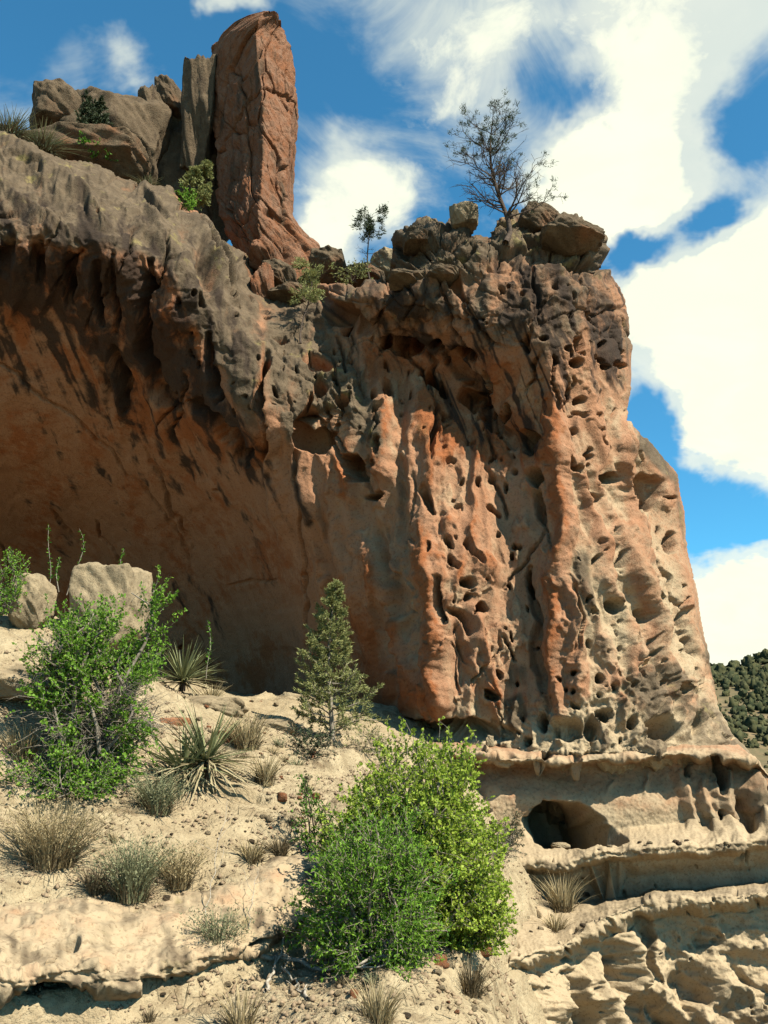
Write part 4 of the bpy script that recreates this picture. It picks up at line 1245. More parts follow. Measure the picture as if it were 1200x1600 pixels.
# ------------------------------------------------------------------ far hillside and canyon floor
def hill_material():
    m, nd, lk, bs = new_mat('scrub_hill')
    tc = nd.new('ShaderNodeTexCoord')
    P = tc.outputs['Object']
    a = tex_noise(nd, lk, P, 0.06, 6, 0.7)
    b = tex_noise(nd, lk, P, 0.6, 4, 0.7)
    col = mixc(nd, lk, smooth(nd, lk, a, 0.42, 0.6), (0.10, 0.078, 0.042), (0.15, 0.11, 0.06))
    col = mixc(nd, lk, M(nd, lk, 'MULTIPLY', smooth(nd, lk, b, 0.48, 0.6), 0.7), col, (0.075, 0.07, 0.035))
    lk.new(col, bs.inputs['Base Color'])
    return m


def hill_z(X, Y):
    # a ridge that climbs to the right, its face turned to the camera
    crest = at(np.array(1160.), np.array(1036.), 240.)
    zc = crest[2] + 0.10 * (X - crest[0]) + 2.2 * fbm(X / 40, Y / 300, 3, 150)
    f = np.clip((Y - 90) / 150.0, 0, 1.6)
    prof = np.where(f < 1, f ** 1.2, 1 - 0.8 * (f - 1))
    return -9 + (zc + 9) * prof + 1.2 * fbm(X / 25, Y / 25, 3, 151)


def build_hill():
    X, Y = np.meshgrid(np.linspace(20, 320, 260), np.linspace(88, 330, 200))
    Z = hill_z(X, Y)
    o = grid_mesh('hill', np.stack([X, Y, Z], -1), hill_material(), None, None)
    tag(o, kind='structure')
    # scrub that reads as one mass: small leafy domes
    rs = np.random.default_rng(3)
    n = 18000
    x = rs.uniform(50, 200, n)
    y = 92 + 150 * rs.uniform(0, 1, n) ** 0.8
    dens = perlin(x / 22, y / 22, 155) + 0.5 * (y > 215) + rs.normal(0, .25, n)
    k = dens > 0.05
    x, y = x[k], y[k]
    z = hill_z(x, y)
    V, Fs, off = [], [], 0
    sV, sF = cube_sphere(4)
    sV = sV / np.linalg.norm(sV, axis=1, keepdims=True)
    for i in range(len(x)):
        r = (0.22 + 0.85 * rs.uniform() ** 3) * (1.3 if y[i] > 215 else 1)
        p = sV * (1 + rs.uniform(-.6, .5, (len(sV), 1))) * np.array([r, r, r * rs.uniform(.7, 1.7)])
        V.append(p + np.array([x[i], y[i], z[i] + r * 0.5]))
        Fs.append(sF + off)
        off += len(sV)
    m, nd, lk, bs = new_mat('far_scrub')
    nz = tex_noise(nd, lk, nd.new('ShaderNodeTexCoord').outputs['Object'], 0.5, 4, 0.7)
    lk.new(mixc(nd, lk, smooth(nd, lk, nz, 0.4, 0.6), (0.020, 0.026, 0.012), (0.05, 0.05, 0.022)), bs.inputs['Base Color'])
    o = raw_mesh('hill_scrub', np.concatenate(V), np.concatenate(Fs), m, None, None, True)
    tag(o, 'dark green scrub and trees covering the far hillside', 'scrub', None, 'stuff')
    # canyon floor out to the horizon
    g = np.array([[-1500, -600, -9.5], [1500, -600, -9.5], [1500, 2200, -9.5], [-1500, 2200, -9.5]], float)
    o = raw_mesh('ground', g, np.array([[0, 1, 2, 3]]), MAT_SAND)
    tag(o, kind='structure')


build_hill()

# ------------------------------------------------------------------ plants
def plant_mat(name, c1, c2, trans=0.3, rough=0.6):
    m = bpy.data.materials.new(name)
    m.use_nodes = True
    nd, lk = m.node_tree.nodes, m.node_tree.links
    nd.clear()
    out = nd.new('ShaderNodeOutputMaterial')
    a = nd.new('ShaderNodeAttribute')
    a.attribute_name = 'tint'
    col = mixc(nd, lk, a.outputs['Fac'], c1, c2)
    b = nd.new('ShaderNodeBsdfPrincipled')
    b.inputs['Roughness'].default_value = rough
    b.inputs['Specular IOR Level'].default_value = 0.15
    lk.new(col, b.inputs['Base Color'])
    if trans > 0:
        t = nd.new('ShaderNodeBsdfTranslucent')
        lk.new(col, t.inputs['Color'])
        mx = nd.new('ShaderNodeMixShader')
        mx.inputs[0].default_value = trans
        lk.new(b.outputs[0], mx.inputs[1])
        lk.new(t.outputs[0], mx.inputs[2])
        lk.new(mx.outputs[0], out.inputs['Surface'])
    else:
        lk.new(b.outputs[0], out.inputs['Surface'])
    return m


def bark_mat(name, c1, c2):
    m, nd, lk, bs = new_mat(name)
    P = nd.new('ShaderNodeTexCoord').outputs['Object']
    lk.new(mixc(nd, lk, smooth(nd, lk, tex_noise(nd, lk, P, 30, 3, 0.7), 0.35, 0.65), c1, c2), bs.inputs['Base Color'])
    return m


BARK_DARK = bark_mat('dark_bark', (0.035, 0.026, 0.02), (0.07, 0.052, 0.04))
BARK_GREY = bark_mat('grey_bark', (0.10, 0.085, 0.065), (0.19, 0.165, 0.13))
BARK_DEAD = bark_mat('dead_wood', (0.16, 0.135, 0.105), (0.30, 0.265, 0.215))
LEAF_LIME = plant_mat('lime_leaf', (0.15, 0.235, 0.02), (0.31, 0.38, 0.06), 0.42)
LEAF_GREEN = plant_mat('green_leaf', (0.025, 0.075, 0.008), (0.085, 0.18, 0.016), 0.3)
LEAF_FRESH = plant_mat('fresh_leaf', (0.055, 0.13, 0.012), (0.17, 0.30, 0.032), 0.4)
NEEDLE = plant_mat('pine_needle', (0.085, 0.10, 0.03), (0.26, 0.26, 0.10), 0.25)
NEEDLE_DARK = plant_mat('dark_needle', (0.016, 0.026, 0.014), (0.055, 0.07, 0.032), 0.15)
SAGE = plant_mat('sage', (0.085, 0.095, 0.05), (0.19, 0.19, 0.105), 0.2)
STRAW = plant_mat('straw', (0.14, 0.105, 0.05), (0.31, 0.25, 0.14), 0.2)
STRAW_DARK = plant_mat('dark_straw', (0.05, 0.038, 0.022), (0.15, 0.115, 0.065), 0.1)
YUCCA_G = plant_mat('yucca_leaf', (0.065, 0.078, 0.034), (0.15, 0.16, 0.075), 0.15, 0.5)
YUCCA_D = plant_mat('dry_yucca_leaf', (0.15, 0.12, 0.065), (0.28, 0.235, 0.14), 0.15)


def tubes(lines, sides=5):
    """lines: list of (k, 3) points with (k,) radii."""
    V, Fq, off = [], [], 0
    ang = np.linspace(0, 2 * np.pi, sides, endpoint=False)
    ca, sa = np.cos(ang), np.sin(ang)
    for P, R in lines:
        P = np.asarray(P, float)
        R = np.asarray(R, float)
        k = len(P)
        T = np.gradient(P, axis=0)
        T /= np.linalg.norm(T, axis=1, keepdims=True) + 1e-12
        ref = np.where(np.abs(T[:, 2:3]) > 0.9, np.array([[1.0, 0, 0]]), np.array([[0, 0, 1.0]]))
        A = np.cross(T, ref)
        A /= np.linalg.norm(A, axis=1, keepdims=True) + 1e-12
        B = np.cross(T, A)
        ring = P[:, None] + R[:, None, None] * (ca[None, :, None] * A[:, None] + sa[None, :, None] * B[:, None])
        V.append(ring.reshape(-1, 3))
        idx = np.arange(k * sides).reshape(k, sides) + off
        nx = np.roll(idx, -1, 1)
        Fq.append(np.stack([idx[:-1], nx[:-1], nx[1:], idx[1:]], -1).reshape(-1, 4))
        off += k * sides
    return np.concatenate(V), np.concatenate(Fq)


def leaves(pos, dirs, length, width, rs, fold=0.25, spread=1.0):
    """Diamond leaves growing from pos along dirs."""
    n = len(pos)
    d = dirs + spread * rs.normal(size=(n, 3))
    d /= np.linalg.norm(d, axis=1, keepdims=True) + 1e-9
    r = rs.normal(size=(n, 3))
    s = np.cross(d, r)
    s /= np.linalg.norm(s, axis=1, keepdims=True) + 1e-9
    u = np.cross(s, d)
    L = length * rs.uniform(0.6, 1.3, (n, 1))
    W = width * rs.uniform(0.7, 1.3, (n, 1))
    a = pos
    b = pos + d * L * 0.5 + s * W * 0.5 + u * W * fold
    c = pos + d * L
    e = pos + d * L * 0.5 - s * W * 0.5 + u * W * fold
    V = np.stack([a, b, c, e], 1).reshape(-1, 3)
    Fq = np.arange(4 * n).reshape(n, 4)
    t = np.repeat(np.clip(rs.normal(0.5, 0.3, n), 0, 1.15), 4)
    return V, Fq, t


def curve_pts(a, b, rs, bend=0.15, k=6, sag=0.0):
    a, b = np.asarray(a, float), np.asarray(b, float)
    t = np.linspace(0, 1, k)[:, None]
    L = np.linalg.norm(b - a)
    off = rs.normal(size=3) * bend * L
    off2 = rs.normal(size=3) * bend * L * 0.5
    p = a + (b - a) * t + off * (np.sin(np.pi * t)) + off2 * np.sin(2 * np.pi * t)
    p[:, 2] -= (sag * L * np.sin(np.pi * t))[:, 0]
    return p


def leafy_bush(name, base, size, seed, leaf_mat, wood, label, category='bush', stems=12, twigs=500, per=16, leaf=(0.04, 0.028), centre=0.55,
               lean=(0, 0), open_=0.35, group=None, twig_len=0.22, patch=None, bare=0, bare_mat=None, low=0.15):
    """Stems fan out of the base, twigs leave them, leaves sit along the twigs."""
    rs = np.random.default_rng(seed)
    W, Dp, H = size
    root = empty(name, base)
    tag(root, label, category, group)
    lines, tw = [], []
    ends = []
    for i in range(stems):
        az = 2 * np.pi * (i + rs.uniform(-.4, .4)) / stems
        el = rs.uniform(low, 1.0)
        r = np.sqrt(max(0, 1 - el ** 2)) * rs.uniform(.75, 1.05) if el > .4 else rs.uniform(.7, 1.0)
        e = np.array([0.5 * W * r * math.cos(az) + lean[0] * el, 0.5 * Dp * r * math.sin(az) + lean[1] * el, H * el * rs.uniform(.8, 1.0)])
        p = curve_pts(rs.normal(size=3) * np.array([.06, .06, 0]), e, rs, 0.12, 8, -0.12)
        ends.append(p)
        lines.append((p, np.linspace(0.013 * H, 0.003 * H, 8)))
    pos, dirs = [], []
    for j in range(twigs):
        p = ends[rs.integers(stems)]
        t = rs.uniform(open_, 1.0)
        q = p[min(7, int(t * 7))] + rs.normal(size=3) * 0.05 * W
        out = q - np.array([0, 0, H * 0.35])
        out = out / (np.linalg.norm(out) + 1e-9)
        d = out * 0.8 + rs.normal(size=3) * 0.55 + np.array([0, 0, 0.35])
        d /= np.linalg.norm(d)
        L = twig_len * rs.uniform(.5, 1.5)
        tp = curve_pts(q, q + d * L, rs, 0.12, 4)
        tp[:, 2] = np.maximum(tp[:, 2], 0.02)
        is_bare = False
        if patch is not None:
            is_bare = not patch(tp[-1], rs)
        (tw).append((tp, np.linspace(0.0035, 0.0015, 4)))
        if is_bare:
            continue
        m = rs.integers(per // 2, per + per // 2)
        tt = rs.uniform(0.1, 1.05, m)
        xs = np.stack([np.interp(tt, np.linspace(0, 1, 4), tp[:, c]) for c in range(3)], 1)
        pos.append(xs)
        dirs.append(np.repeat(d[None], m, 0))
    V, Fq = tubes(lines, 5)
    st = raw_mesh('stems', V, Fq, wood, None, root, True)
    V, Fq = tubes(tw, 3)
    raw_mesh('twigs', V, Fq, bare_mat or wood, None, st, True)
    V, Fq, t = leaves(np.concatenate(pos), np.concatenate(dirs), leaf[0], leaf[1], rs)
    raw_mesh('foliage', V, Fq, leaf_mat, {'tint': t}, root)
    return root


def grass_clump(name, base, r, h, seed, mat, label, n=240, width=0.006, droop=0.5, group=None, category='grass', heads=False, lean=(0, 0), mat2=None):
    """A tuft of bent blades; a dark thatch of dead ones round its foot."""
    rs = np.random.default_rng(seed)
    root = empty(name, base)
    tag(root, label, category, group)
    def blades(n, h, r0, spread, mat, nm, width):
        az = rs.uniform(0, 2 * np.pi, n)
        sp = spread * np.sqrt(rs.uniform(0, 1, n))
        L = h * rs.uniform(.55, 1.1, n)
        b = np.stack([r0 * np.cos(az) * rs.uniform(0, 1, n), r0 * np.sin(az) * rs.uniform(0, 1, n), np.full(n, -0.03)], 1)
        k = 5
        t = np.linspace(0, 1, k)
        dirx = np.stack([np.cos(az), np.sin(az)], 1) + 0.5 * rs.normal(size=(n, 2)) + np.array(lean)
        P = np.zeros((n, k, 3))
        rad = (sp[:, None] * (0.35 * t + 0.65 * t ** 2)[None]) * L[:, None]
        P[..., :2] = b[:, None, :2] + dirx[:, None] * rad[..., None]
        P[..., 2] = b[:, None, 2] + L[:, None] * (t[None] - 0.5 * droop * sp[:, None] * t[None] ** 2.2)
        side = np.stack([-np.sin(az + rs.normal(0, .8, n)), np.cos(az), np.zeros(n)], 1)
        w = width * np.array([1, .95, .8, .55, .15])[None, :, None] * rs.uniform(.6, 1.3, (n, 1, 1))
        V = np.stack([P - side[:, None] * w, P + side[:, None] * w], 2)
        idx = np.arange(n * k * 2).reshape(n, k, 2)
        Fq = np.stack([idx[:, :-1, 0], idx[:, :-1, 1], idx[:, 1:, 1], idx[:, 1:, 0]], -1).reshape(-1, 4)
        tint = np.repeat(np.clip(rs.normal(.5, .25, n), 0, 1), k * 2)
        return P, raw_mesh(nm, V.reshape(-1, 3), Fq, mat, {'tint': tint}, root)
    P, bl = blades(n, h, r * 0.45, r / h * 1.1, mat, 'blades', width)
    if heads:
        tips = P[:, 2:].reshape(-1, 3)
        tips = tips[rs.uniform(size=len(tips)) < 0.8]
        tips = np.repeat(tips, 3, 0) + rs.normal(0, .02, (len(tips) * 3, 3))
        V, Fq, t = leaves(tips, np.repeat(np.array([[0, 0, .6]]), len(tips), 0), 0.028, 0.009, rs)
        raw_mesh('leaflets', V, Fq, mat, {'tint': t}, bl)
    blades(int(n * 0.7), h * 0.45, r * 0.5, 1.3 * r / h * 1.3, mat2 or STRAW_DARK, 'thatch', width)
    return root


_BLADES = {}


def yucca_blade(green, kind):
    key = (green, kind)
    if key in _BLADES:
        return _BLADES[key]
    k = 7
    t = np.linspace(0, 1, k)
    w = 0.0135 * np.array([0.8, 1.0, 1.0, .9, .7, .42, .04])
    bend = [0.02, 0.12, 0.28][kind]
    cx = t
    cz = -bend * t ** 2.2
    V = np.stack([np.stack([cx, -w, cz + 0.25 * w], 1), np.stack([cx, 0 * w, cz - 0.2 * w], 1), np.stack([cx, w, cz + 0.25 * w], 1)], 1)
    idx = np.arange(k * 3).reshape(k, 3)
    Fq = np.concatenate([np.stack([idx[:-1, j], idx[1:, j], idx[1:, j + 1], idx[:-1, j + 1]], -1).reshape(-1, 4) for j in (0, 1)])
    tint = np.repeat(np.array([.3, .55, .85])[kind] * np.ones(k) + 0.2 * t, 3)
    o = raw_mesh('leaf', V.reshape(-1, 3), Fq, YUCCA_G if green else YUCCA_D, {'tint': np.clip(tint, 0, 1)})
    me = o.data
    bpy.data.objects.remove(o)
    _BLADES[key] = me
    return me


def yucca(base, R, seed, label, n_green=90, n_dry=30, trunk=0.08, up=0.0, droop_dry=-60):
    rs = np.random.default_rng(seed)
    root = empty('yucca', base)
    tag(root, label, 'yucca')
    V, Fq = tubes([(np.array([[0, 0, -0.06], [0, 0, trunk * .5], [0, 0, trunk]]), np.array([0.05, 0.055, 0.035]))], 8)
    raw_mesh('crown_base', V, Fq, BARK_DARK, None, root, True)
    for i in range(n_green + n_dry):
        g = i < n_green
        el = math.radians(rs.uniform(2, 80) + up) if g else math.radians(rs.uniform(droop_dry, 10))
        az = rs.uniform(0, 2 * math.pi)
        L = R * (rs.uniform(.75, 1.08) if g else rs.uniform(.6, 1.0))
        o = bpy.data.objects.new('leaf', yucca_blade(g, int(rs.integers(3))))
        o.rotation_euler = (rs.uniform(-.5, .5), -el, az)
        o.scale = (L, rs.uniform(.8, 1.2), 1 * L)
        o.location = (0.03 * math.cos(az), 0.03 * math.sin(az), trunk + rs.uniform(-.04, .03))
        o.parent = root
        COL.objects.link(o)
    return root


def tree(name, base, H, seed, label, kind, wood, leafm, category='tree', lean=(0, 0), group=None):
    """kind: 'snag' sparse spreading pine, 'cone' young conifer, 'thin' spindly sapling, 'juniper' dense dark shrub tree."""
    rs = np.random.default_rng(seed)
    root = empty(name, base)
    tag(root, label, category, group)
    top = np.array([lean[0], lean[1], H])
    trunk = curve_pts(np.array([0, 0, -0.1]), top, rs, 0.03 if kind != 'snag' else 0.05, 12)
    r0 = {'snag': 0.026, 'cone': 0.018, 'thin': 0.016, 'juniper': 0.03}[kind] * H
    lines = [(trunk, np.linspace(r0, r0 * 0.15, 12))]
    pos, dirs = [], []
    def along(p, t):
        return np.array([np.interp(t, np.linspace(0, 1, len(p)), p[:, c]) for c in range(3)])
    nb = {'snag': 46, 'cone': 80, 'thin': 20, 'juniper': 60}[kind]
    for i in range(nb):
        t = {'snag': rs.uniform(.34, .98), 'cone': 0.06 + 0.93 * (i + rs.uniform(0, 1)) / nb, 'thin': rs.uniform(.35, 1), 'juniper': rs.uniform(.08, .97)}[kind]
        az = rs.uniform(0, 2 * np.pi) if kind != 'cone' else i * 2.4 + rs.uniform(-.3, .3)
        b = along(trunk, t)
        if kind == 'snag':
            L = H * (0.50 * (1 - 0.55 * t)) * rs.uniform(.5, 1.1)
            rise = rs.uniform(.2, .75) + 0.5 * t
        elif kind == 'cone':
            L = H * 0.27 * (1 - t) ** 0.85 * rs.uniform(.55, 1.15) + 0.03 * H
            rise = rs.uniform(.15, .45) + 0.5 * t
        elif kind == 'thin':
            L = H * 0.2 * rs.uniform(.5, 1.1)
            rise = rs.uniform(.3, .9)
        else:
            L = H * 0.34 * (1 - 0.6 * t) * rs.uniform(.6, 1.1)
            rise = rs.uniform(.2, .8)
        d = np.array([math.cos(az), math.sin(az), rise])
        d /= np.linalg.norm(d)
        e = b + d * L
        p = curve_pts(b, e, rs, 0.09, 6, 0.06 if kind != 'thin' else 0)
        rb = r0 * 0.34 * (1 - 0.6 * t)
        lines.append((p, np.linspace(rb, rb * 0.3, 6)))
        nsub = {'snag': 7, 'cone': 7, 'thin': 4, 'juniper': 7}[kind]
        for s in range(nsub):
            ts = rs.uniform(.25, 1)
            q = along(p, ts)
            dd = d + rs.normal(size=3) * 0.6 + np.array([0, 0, .15])
            dd /= np.linalg.norm(dd)
            l2 = L * rs.uniform(.2, .5)
            p2 = curve_pts(q, q + dd * l2, rs, 0.1, 4)
            lines.append((p2, np.linspace(rb * .4, rb * .14, 4)))
            if kind == 'snag':
                for _ in range(3):
                    q3 = along(p2, rs.uniform(.3, 1))
                    d3 = dd + rs.normal(size=3) * .7
                    d3 /= np.linalg.norm(d3)
                    p3 = np.array([q3, q3 + d3 * l2 * .3, q3 + d3 * l2 * .55 + rs.normal(size=3) * .02])
                    lines.append((p3, np.array([rb * .2, rb * .15, rb * .1])))
                    live = (p3[-1][2] > 0.72 * H and p3[-1][0] < 0.45) or (p3[-1][0] > 0.16 * H and 0.25 * H < p3[-1][2] < 0.66 * H)
                    if live and rs.uniform() < 0.34:
                        m = 26
                        pos.append(p3[-1] + rs.normal(0, .028, (m, 3)))
                        dirs.append(np.repeat((d3 * .6 + np.array([0, 0, .5]))[None], m, 0))
            elif kind == 'thin':
                if t > .5:
                    m = 34
                    pos.append(p2[-1] + rs.normal(0, .035, (m, 3)))
                    dirs.append(np.repeat(dd[None], m, 0))
            else:
                m = 46 if kind == 'cone' else 44
                tt = rs.uniform(0.1, 1.05, m)
                xs = np.stack([np.interp(tt, np.linspace(0, 1, 4), p2[:, c]) for c in range(3)], 1)
                pos.append(xs)
                dirs.append(np.repeat(dd[None], m, 0))
        if kind == 'cone':
            m = 34
            tt = rs.uniform(0.15, 1.05, m)
            pos.append(np.stack([np.interp(tt, np.linspace(0, 1, 6), p[:, c]) for c in range(3)], 1))
            dirs.append(np.repeat(d[None], m, 0))
    V, Fq = tubes(lines, 5)
    raw_mesh('trunk', V, Fq, wood, None, root, True)
    sz = {'snag': (0.075, 0.012), 'cone': (0.06, 0.012), 'thin': (0.08, 0.02), 'juniper': (0.07, 0.022)}[kind]
    sp = {'snag': .6, 'cone': .55, 'thin': .6, 'juniper': .7}[kind]
    V, Fq, t = leaves(np.concatenate(pos), np.concatenate(dirs), sz[0], sz[1], rs, 0.1, sp)
    raw_mesh('crown', V, Fq, leafm, {'tint': t}, root)
    return root


def on_ground(px, py, dz=0.0):
    p = ground_hit(px, py)
    return Vector((p.x, p.y, p.z + dz))


def mpp(p):
    """metres per photograph pixel at a point"""
    return p.y / F_PX / math.cos(PITCH) * 0.98


# ---- trees and shrubs of the cliff top
b = atv(790, 372, 15.15)
tree('bare_pine', b, 2.7, 21, 'sparse dead-looking pine standing alone on top of the buttress', 'snag', BARK_DARK, NEEDLE_DARK, 'pine tree', lean=(-0.16, 0.1))
tree('small_pine', atv(578, 432, 19.6), 1.75, 22, 'little dark pine on the skyline between spire and buttress', 'thin', BARK_DARK, NEEDLE_DARK, 'pine tree', lean=(0.05, 0))
tree('thin_sapling', atv(470, 530, 16.7), 1.75, 23, 'spindly sapling with one green tuft growing from the grey notch', 'thin', BARK_DARK, NEEDLE, 'tree', lean=(0.12, 0.35))
tree('juniper', atv(136, 246, 19.6), 1.75, 24, 'dark green juniper on the shoulder at upper left', 'juniper', BARK_DARK, NEEDLE_DARK, 'juniper', lean=(0.0, 0))
tree('leaning_juniper', atv(300, 322, 18.6), 1.25, 25, 'small pale green juniper growing against the shaded wall left of the spire', 'juniper', BARK_DARK, NEEDLE, 'juniper', lean=(0.2, 0))
leafy_bush('green_shrub', atv(112, 250, 19.2), (1.5, 0.9, 0.55), 26, LEAF_GREEN, BARK_DARK, 'low green shrub at the foot of the dark juniper', 'shrub', 8, 130, 14, (0.07, 0.04))
leafy_bush('green_shrub', atv(150, 250, 19.0), (0.9, 0.7, 0.5), 27, LEAF_GREEN, BARK_DARK, 'small green shrub just right of the dark juniper', 'shrub', 7, 90, 14, (0.07, 0.04))
leafy_bush('green_shrub', atv(290, 330, 17.9), (0.45, 0.4, 0.32), 28, LEAF_FRESH, BARK_DARK, 'tiny bright green shrub below the small pale green juniper', 'shrub', 6, 60, 12, (0.06, 0.035))
leafy_bush('green_shrub', atv(552, 440, 19.4), (0.7, 0.6, 0.5), 29, NEEDLE, BARK_DARK, 'low olive shrub left of the little skyline pine', 'shrub', 7, 70, 12, (0.06, 0.03))
grass_clump('grass_tuft', atv(14, 212, 17.6), 0.5, 0.5, 30, SAGE, 'pale green grass tuft on the skyline at the left edge', 260, 0.012)
grass_clump('grass_tuft', atv(66, 235, 18.2), 0.6, 0.45, 31, SAGE, 'pale green grass strip left of the low green shrub', 260, 0.012)
grass_clump('grass_tuft', atv(228, 290, 18.2), 0.3, 0.22, 32, SAGE, 'little green tuft on the shoulder left of the small juniper', 120, 0.012)

# ---- the slope
b = on_ground(520, 1160)
tree('young_conifer', b, 236 * mpp(b), 41, 'young olive green conifer standing in front of the alcove', 'cone', BARK_GREY, NEEDLE, 'conifer', lean=(0.02, 0))
leafy_bush('dark_shrub', on_ground(488, 1182), (0.55, 0.5, 0.34), 42, NEEDLE_DARK, BARK_DARK, 'low dark shrub at the foot of the young conifer', 'shrub', 8, 90, 14, (0.035, 0.018))
leafy_bush('dark_shrub', on_ground(570, 1180), (0.6, 0.5, 0.36), 43, NEEDLE, BARK_GREY, 'thin olive shrub just right of the young conifer', 'shrub', 8, 80, 10, (0.035, 0.014))

b = on_ground(648, 1440)
leafy_bush('lime_bush', b, (240 * mpp(b), 1.3, 262 * mpp(b)), 44, LEAF_LIME, BARK_GREY, 'tall yellow green bush in the middle of the slope', 'bush', 60, 3400, 20, (0.036, 0.026), open_=0.22, twig_len=0.24)
b = on_ground(590, 1510)
leafy_bush('green_bush', b, (200 * mpp(b), 0.9, 205 * mpp(b)), 45, LEAF_FRESH, BARK_GREY, 'deep green bush in front of the tall yellow green bush', 'bush', 30, 1500, 17, (0.038, 0.014), open_=0.3, twig_len=0.2)
b = on_ground(722, 1480)
leafy_bush('trailing_bush', b, (110 * mpp(b), 0.7, 140 * mpp(b)), 46, LEAF_LIME, BARK_GREY, 'green bush trailing down the right side of the tall yellow green bush', 'bush', 16, 900, 20, (0.034, 0.024), open_=0.3, twig_len=0.18, lean=(0.1, 0))
b = on_ground(490, 1345)
leafy_bush('dark_sapling', b, (70 * mpp(b), 0.5, 125 * mpp(b)), 47, LEAF_GREEN, BARK_DARK, 'small dark sapling at the left edge of the deep green bush', 'shrub', 8, 130, 12, (0.03, 0.016), open_=0.35, twig_len=0.13)
b = on_ground(798, 1325)
leafy_bush('dark_sapling', b, (34 * mpp(b), 0.3, 62 * mpp(b)), 48, NEEDLE_DARK, BARK_DARK, 'small dark sapling right of the tall yellow green bush', 'shrub', 7, 90, 11, (0.03, 0.014), open_=0.3, twig_len=0.11)
leafy_bush('dark_shrub', on_ground(778, 1345), (0.6, 0.5, 0.4), 49, NEEDLE_DARK, BARK_GREY, 'grey brown twiggy shrub beside the sapling near the ledges', 'shrub', 10, 150, 7, (0.03, 0.014))

def half_bare(p, rs):
    # leaves sit in patches on the outer twigs, the heart of the bush is bare sticks
    return perlin(np.array(p[0] * 3.2 + 4), np.array(p[2] * 3.2 + p[1])) > (-0.4 if p[2] > 1.1 else 0.22) + rs.normal(0, .1) - (0.35 if p[2] < 0.35 else 0)
b = on_ground(140, 1225)
leafy_bush('twiggy_bush', b, (185 * mpp(b), 1.2, 320 * mpp(b)), 50, LEAF_FRESH, BARK_GREY, 'large half bare bush with bright green leaf patches on the left bank', 'bush', 34, 3000, 18, (0.038, 0.026), open_=0.2, twig_len=0.27, patch=half_bare, low=0.3)
b = on_ground(95, 1250)
leafy_bush('green_shrub', b, (150 * mpp(b), 0.6, 90 * mpp(b)), 51, LEAF_FRESH, BARK_GREY, 'low green shrub under the large half bare bush', 'shrub', 12, 240, 14, (0.034, 0.02))
leafy_bush('green_shrub', atv(0, 960, 11.6), (0.5, 0.5, 0.7), 52, LEAF_FRESH, BARK_GREY, 'green shrub at the left edge beside the rounded pale boulder', 'shrub', 9, 150, 14, (0.035, 0.02))

b = on_ground(290, 1085)
yucca(atv(285, 1074, b.y), 72 * mpp(b), 53, 'round spiky green yucca in front of the shaded alcove', 120, 40, 0.10, 4, -20)
b = on_ground(320, 1215)
yucca(b, 96 * mpp(b), 54, 'big half dead yucca with pale dry leaves fanned to the right', 80, 130, 0.16, 0, -30)
b = on_ground(285, 1222)
yucca(b, 82 * mpp(b), 55, 'smaller grey green yucca left of the big half dead yucca', 60, 36, 0.1, 8, -40)

CL = [  # (px, py, radius px, height px, seed, material, label, blades, leaflets)
    (80, 1350, 74, 100, 61, STRAW, 'largest dry grass clump with a dark base near the left edge', 420, True, SAGE),
    (205, 1410, 50, 88, 62, SAGE, 'tall grey green sage clump in the left foreground', 330, True, SAGE),
    (275, 1385, 42, 62, 63, STRAW, 'dry clump directly right of the tall grey green sage clump', 240, True, SAGE),
    (245, 1272, 42, 66, 64, SAGE, 'grey green clump at the left foot of the two yuccas', 260, True, SAGE),
    (437, 1336, 20, 34, 65, STRAW_DARK, 'small dark tuft alone on the sand near the dark sapling', 130, False, None),
    (395, 1345, 28, 36, 66, STRAW, 'small straw tuft left of the small dark tuft', 120, False, None),
    (338, 1502, 36, 62, 67, SAGE, 'sage tuft below the rock shelf in the centre foreground', 200, True, SAGE),
    (385, 1170, 38, 62, 68, STRAW, 'dry grass by the red rock edge above the yuccas', 220, False, None),
    (415, 1225, 26, 50, 69, STRAW, 'dry grass at the right end of the big half dead yucca', 140, False, None),
    (880, 1425, 32, 56, 70, STRAW, 'straw coloured tuft on the sandy ledge at right', 200, False, None),
    (868, 1452, 22, 30, 71, STRAW, 'low straw tuft below the straw coloured tuft on the sandy ledge', 110, False, None),
    (735, 1555, 32, 52, 72, STRAW_DARK, 'grey dead tuft hanging at the edge right of the deep green bush', 220, False, None),
    (590, 1598, 40, 60, 73, STRAW, 'dry grass at the bottom edge below the dead branches', 180, False, None),
    (375, 1608, 38, 66, 74, STRAW, 'thin dry grass at the bottom edge left of the dead branches', 90, False, None),
    (268, 1524, 10, 22, 75, STRAW_DARK, 'tiny dark tuft on the sand under the rock shelf', 60, False, None),
    (30, 1190, 40, 60, 76, STRAW, 'dry tuft under the rock edge at the left', 150, False, None),
    (330, 1100, 24, 40, 77, STRAW, 'pale tuft at the right of the round yucca', 120, False, None),
    (150, 1400, 26, 50, 78, STRAW_DARK, 'dark thatch tuft between the largest clump and the tall sage', 150, False, None),
]
for (px, py, r, h, sd, mt, lab, n, hd, _) in CL:
    b = on_ground(px, py) if px < 760 else ledge_hit(px, py)
    grass_clump('grass_clump', b, r * mpp(b), h * mpp(b), sd, mt, lab, n, 0.0045 if b.y < 9 else 0.006, 0.5, None, 'grass clump', hd)


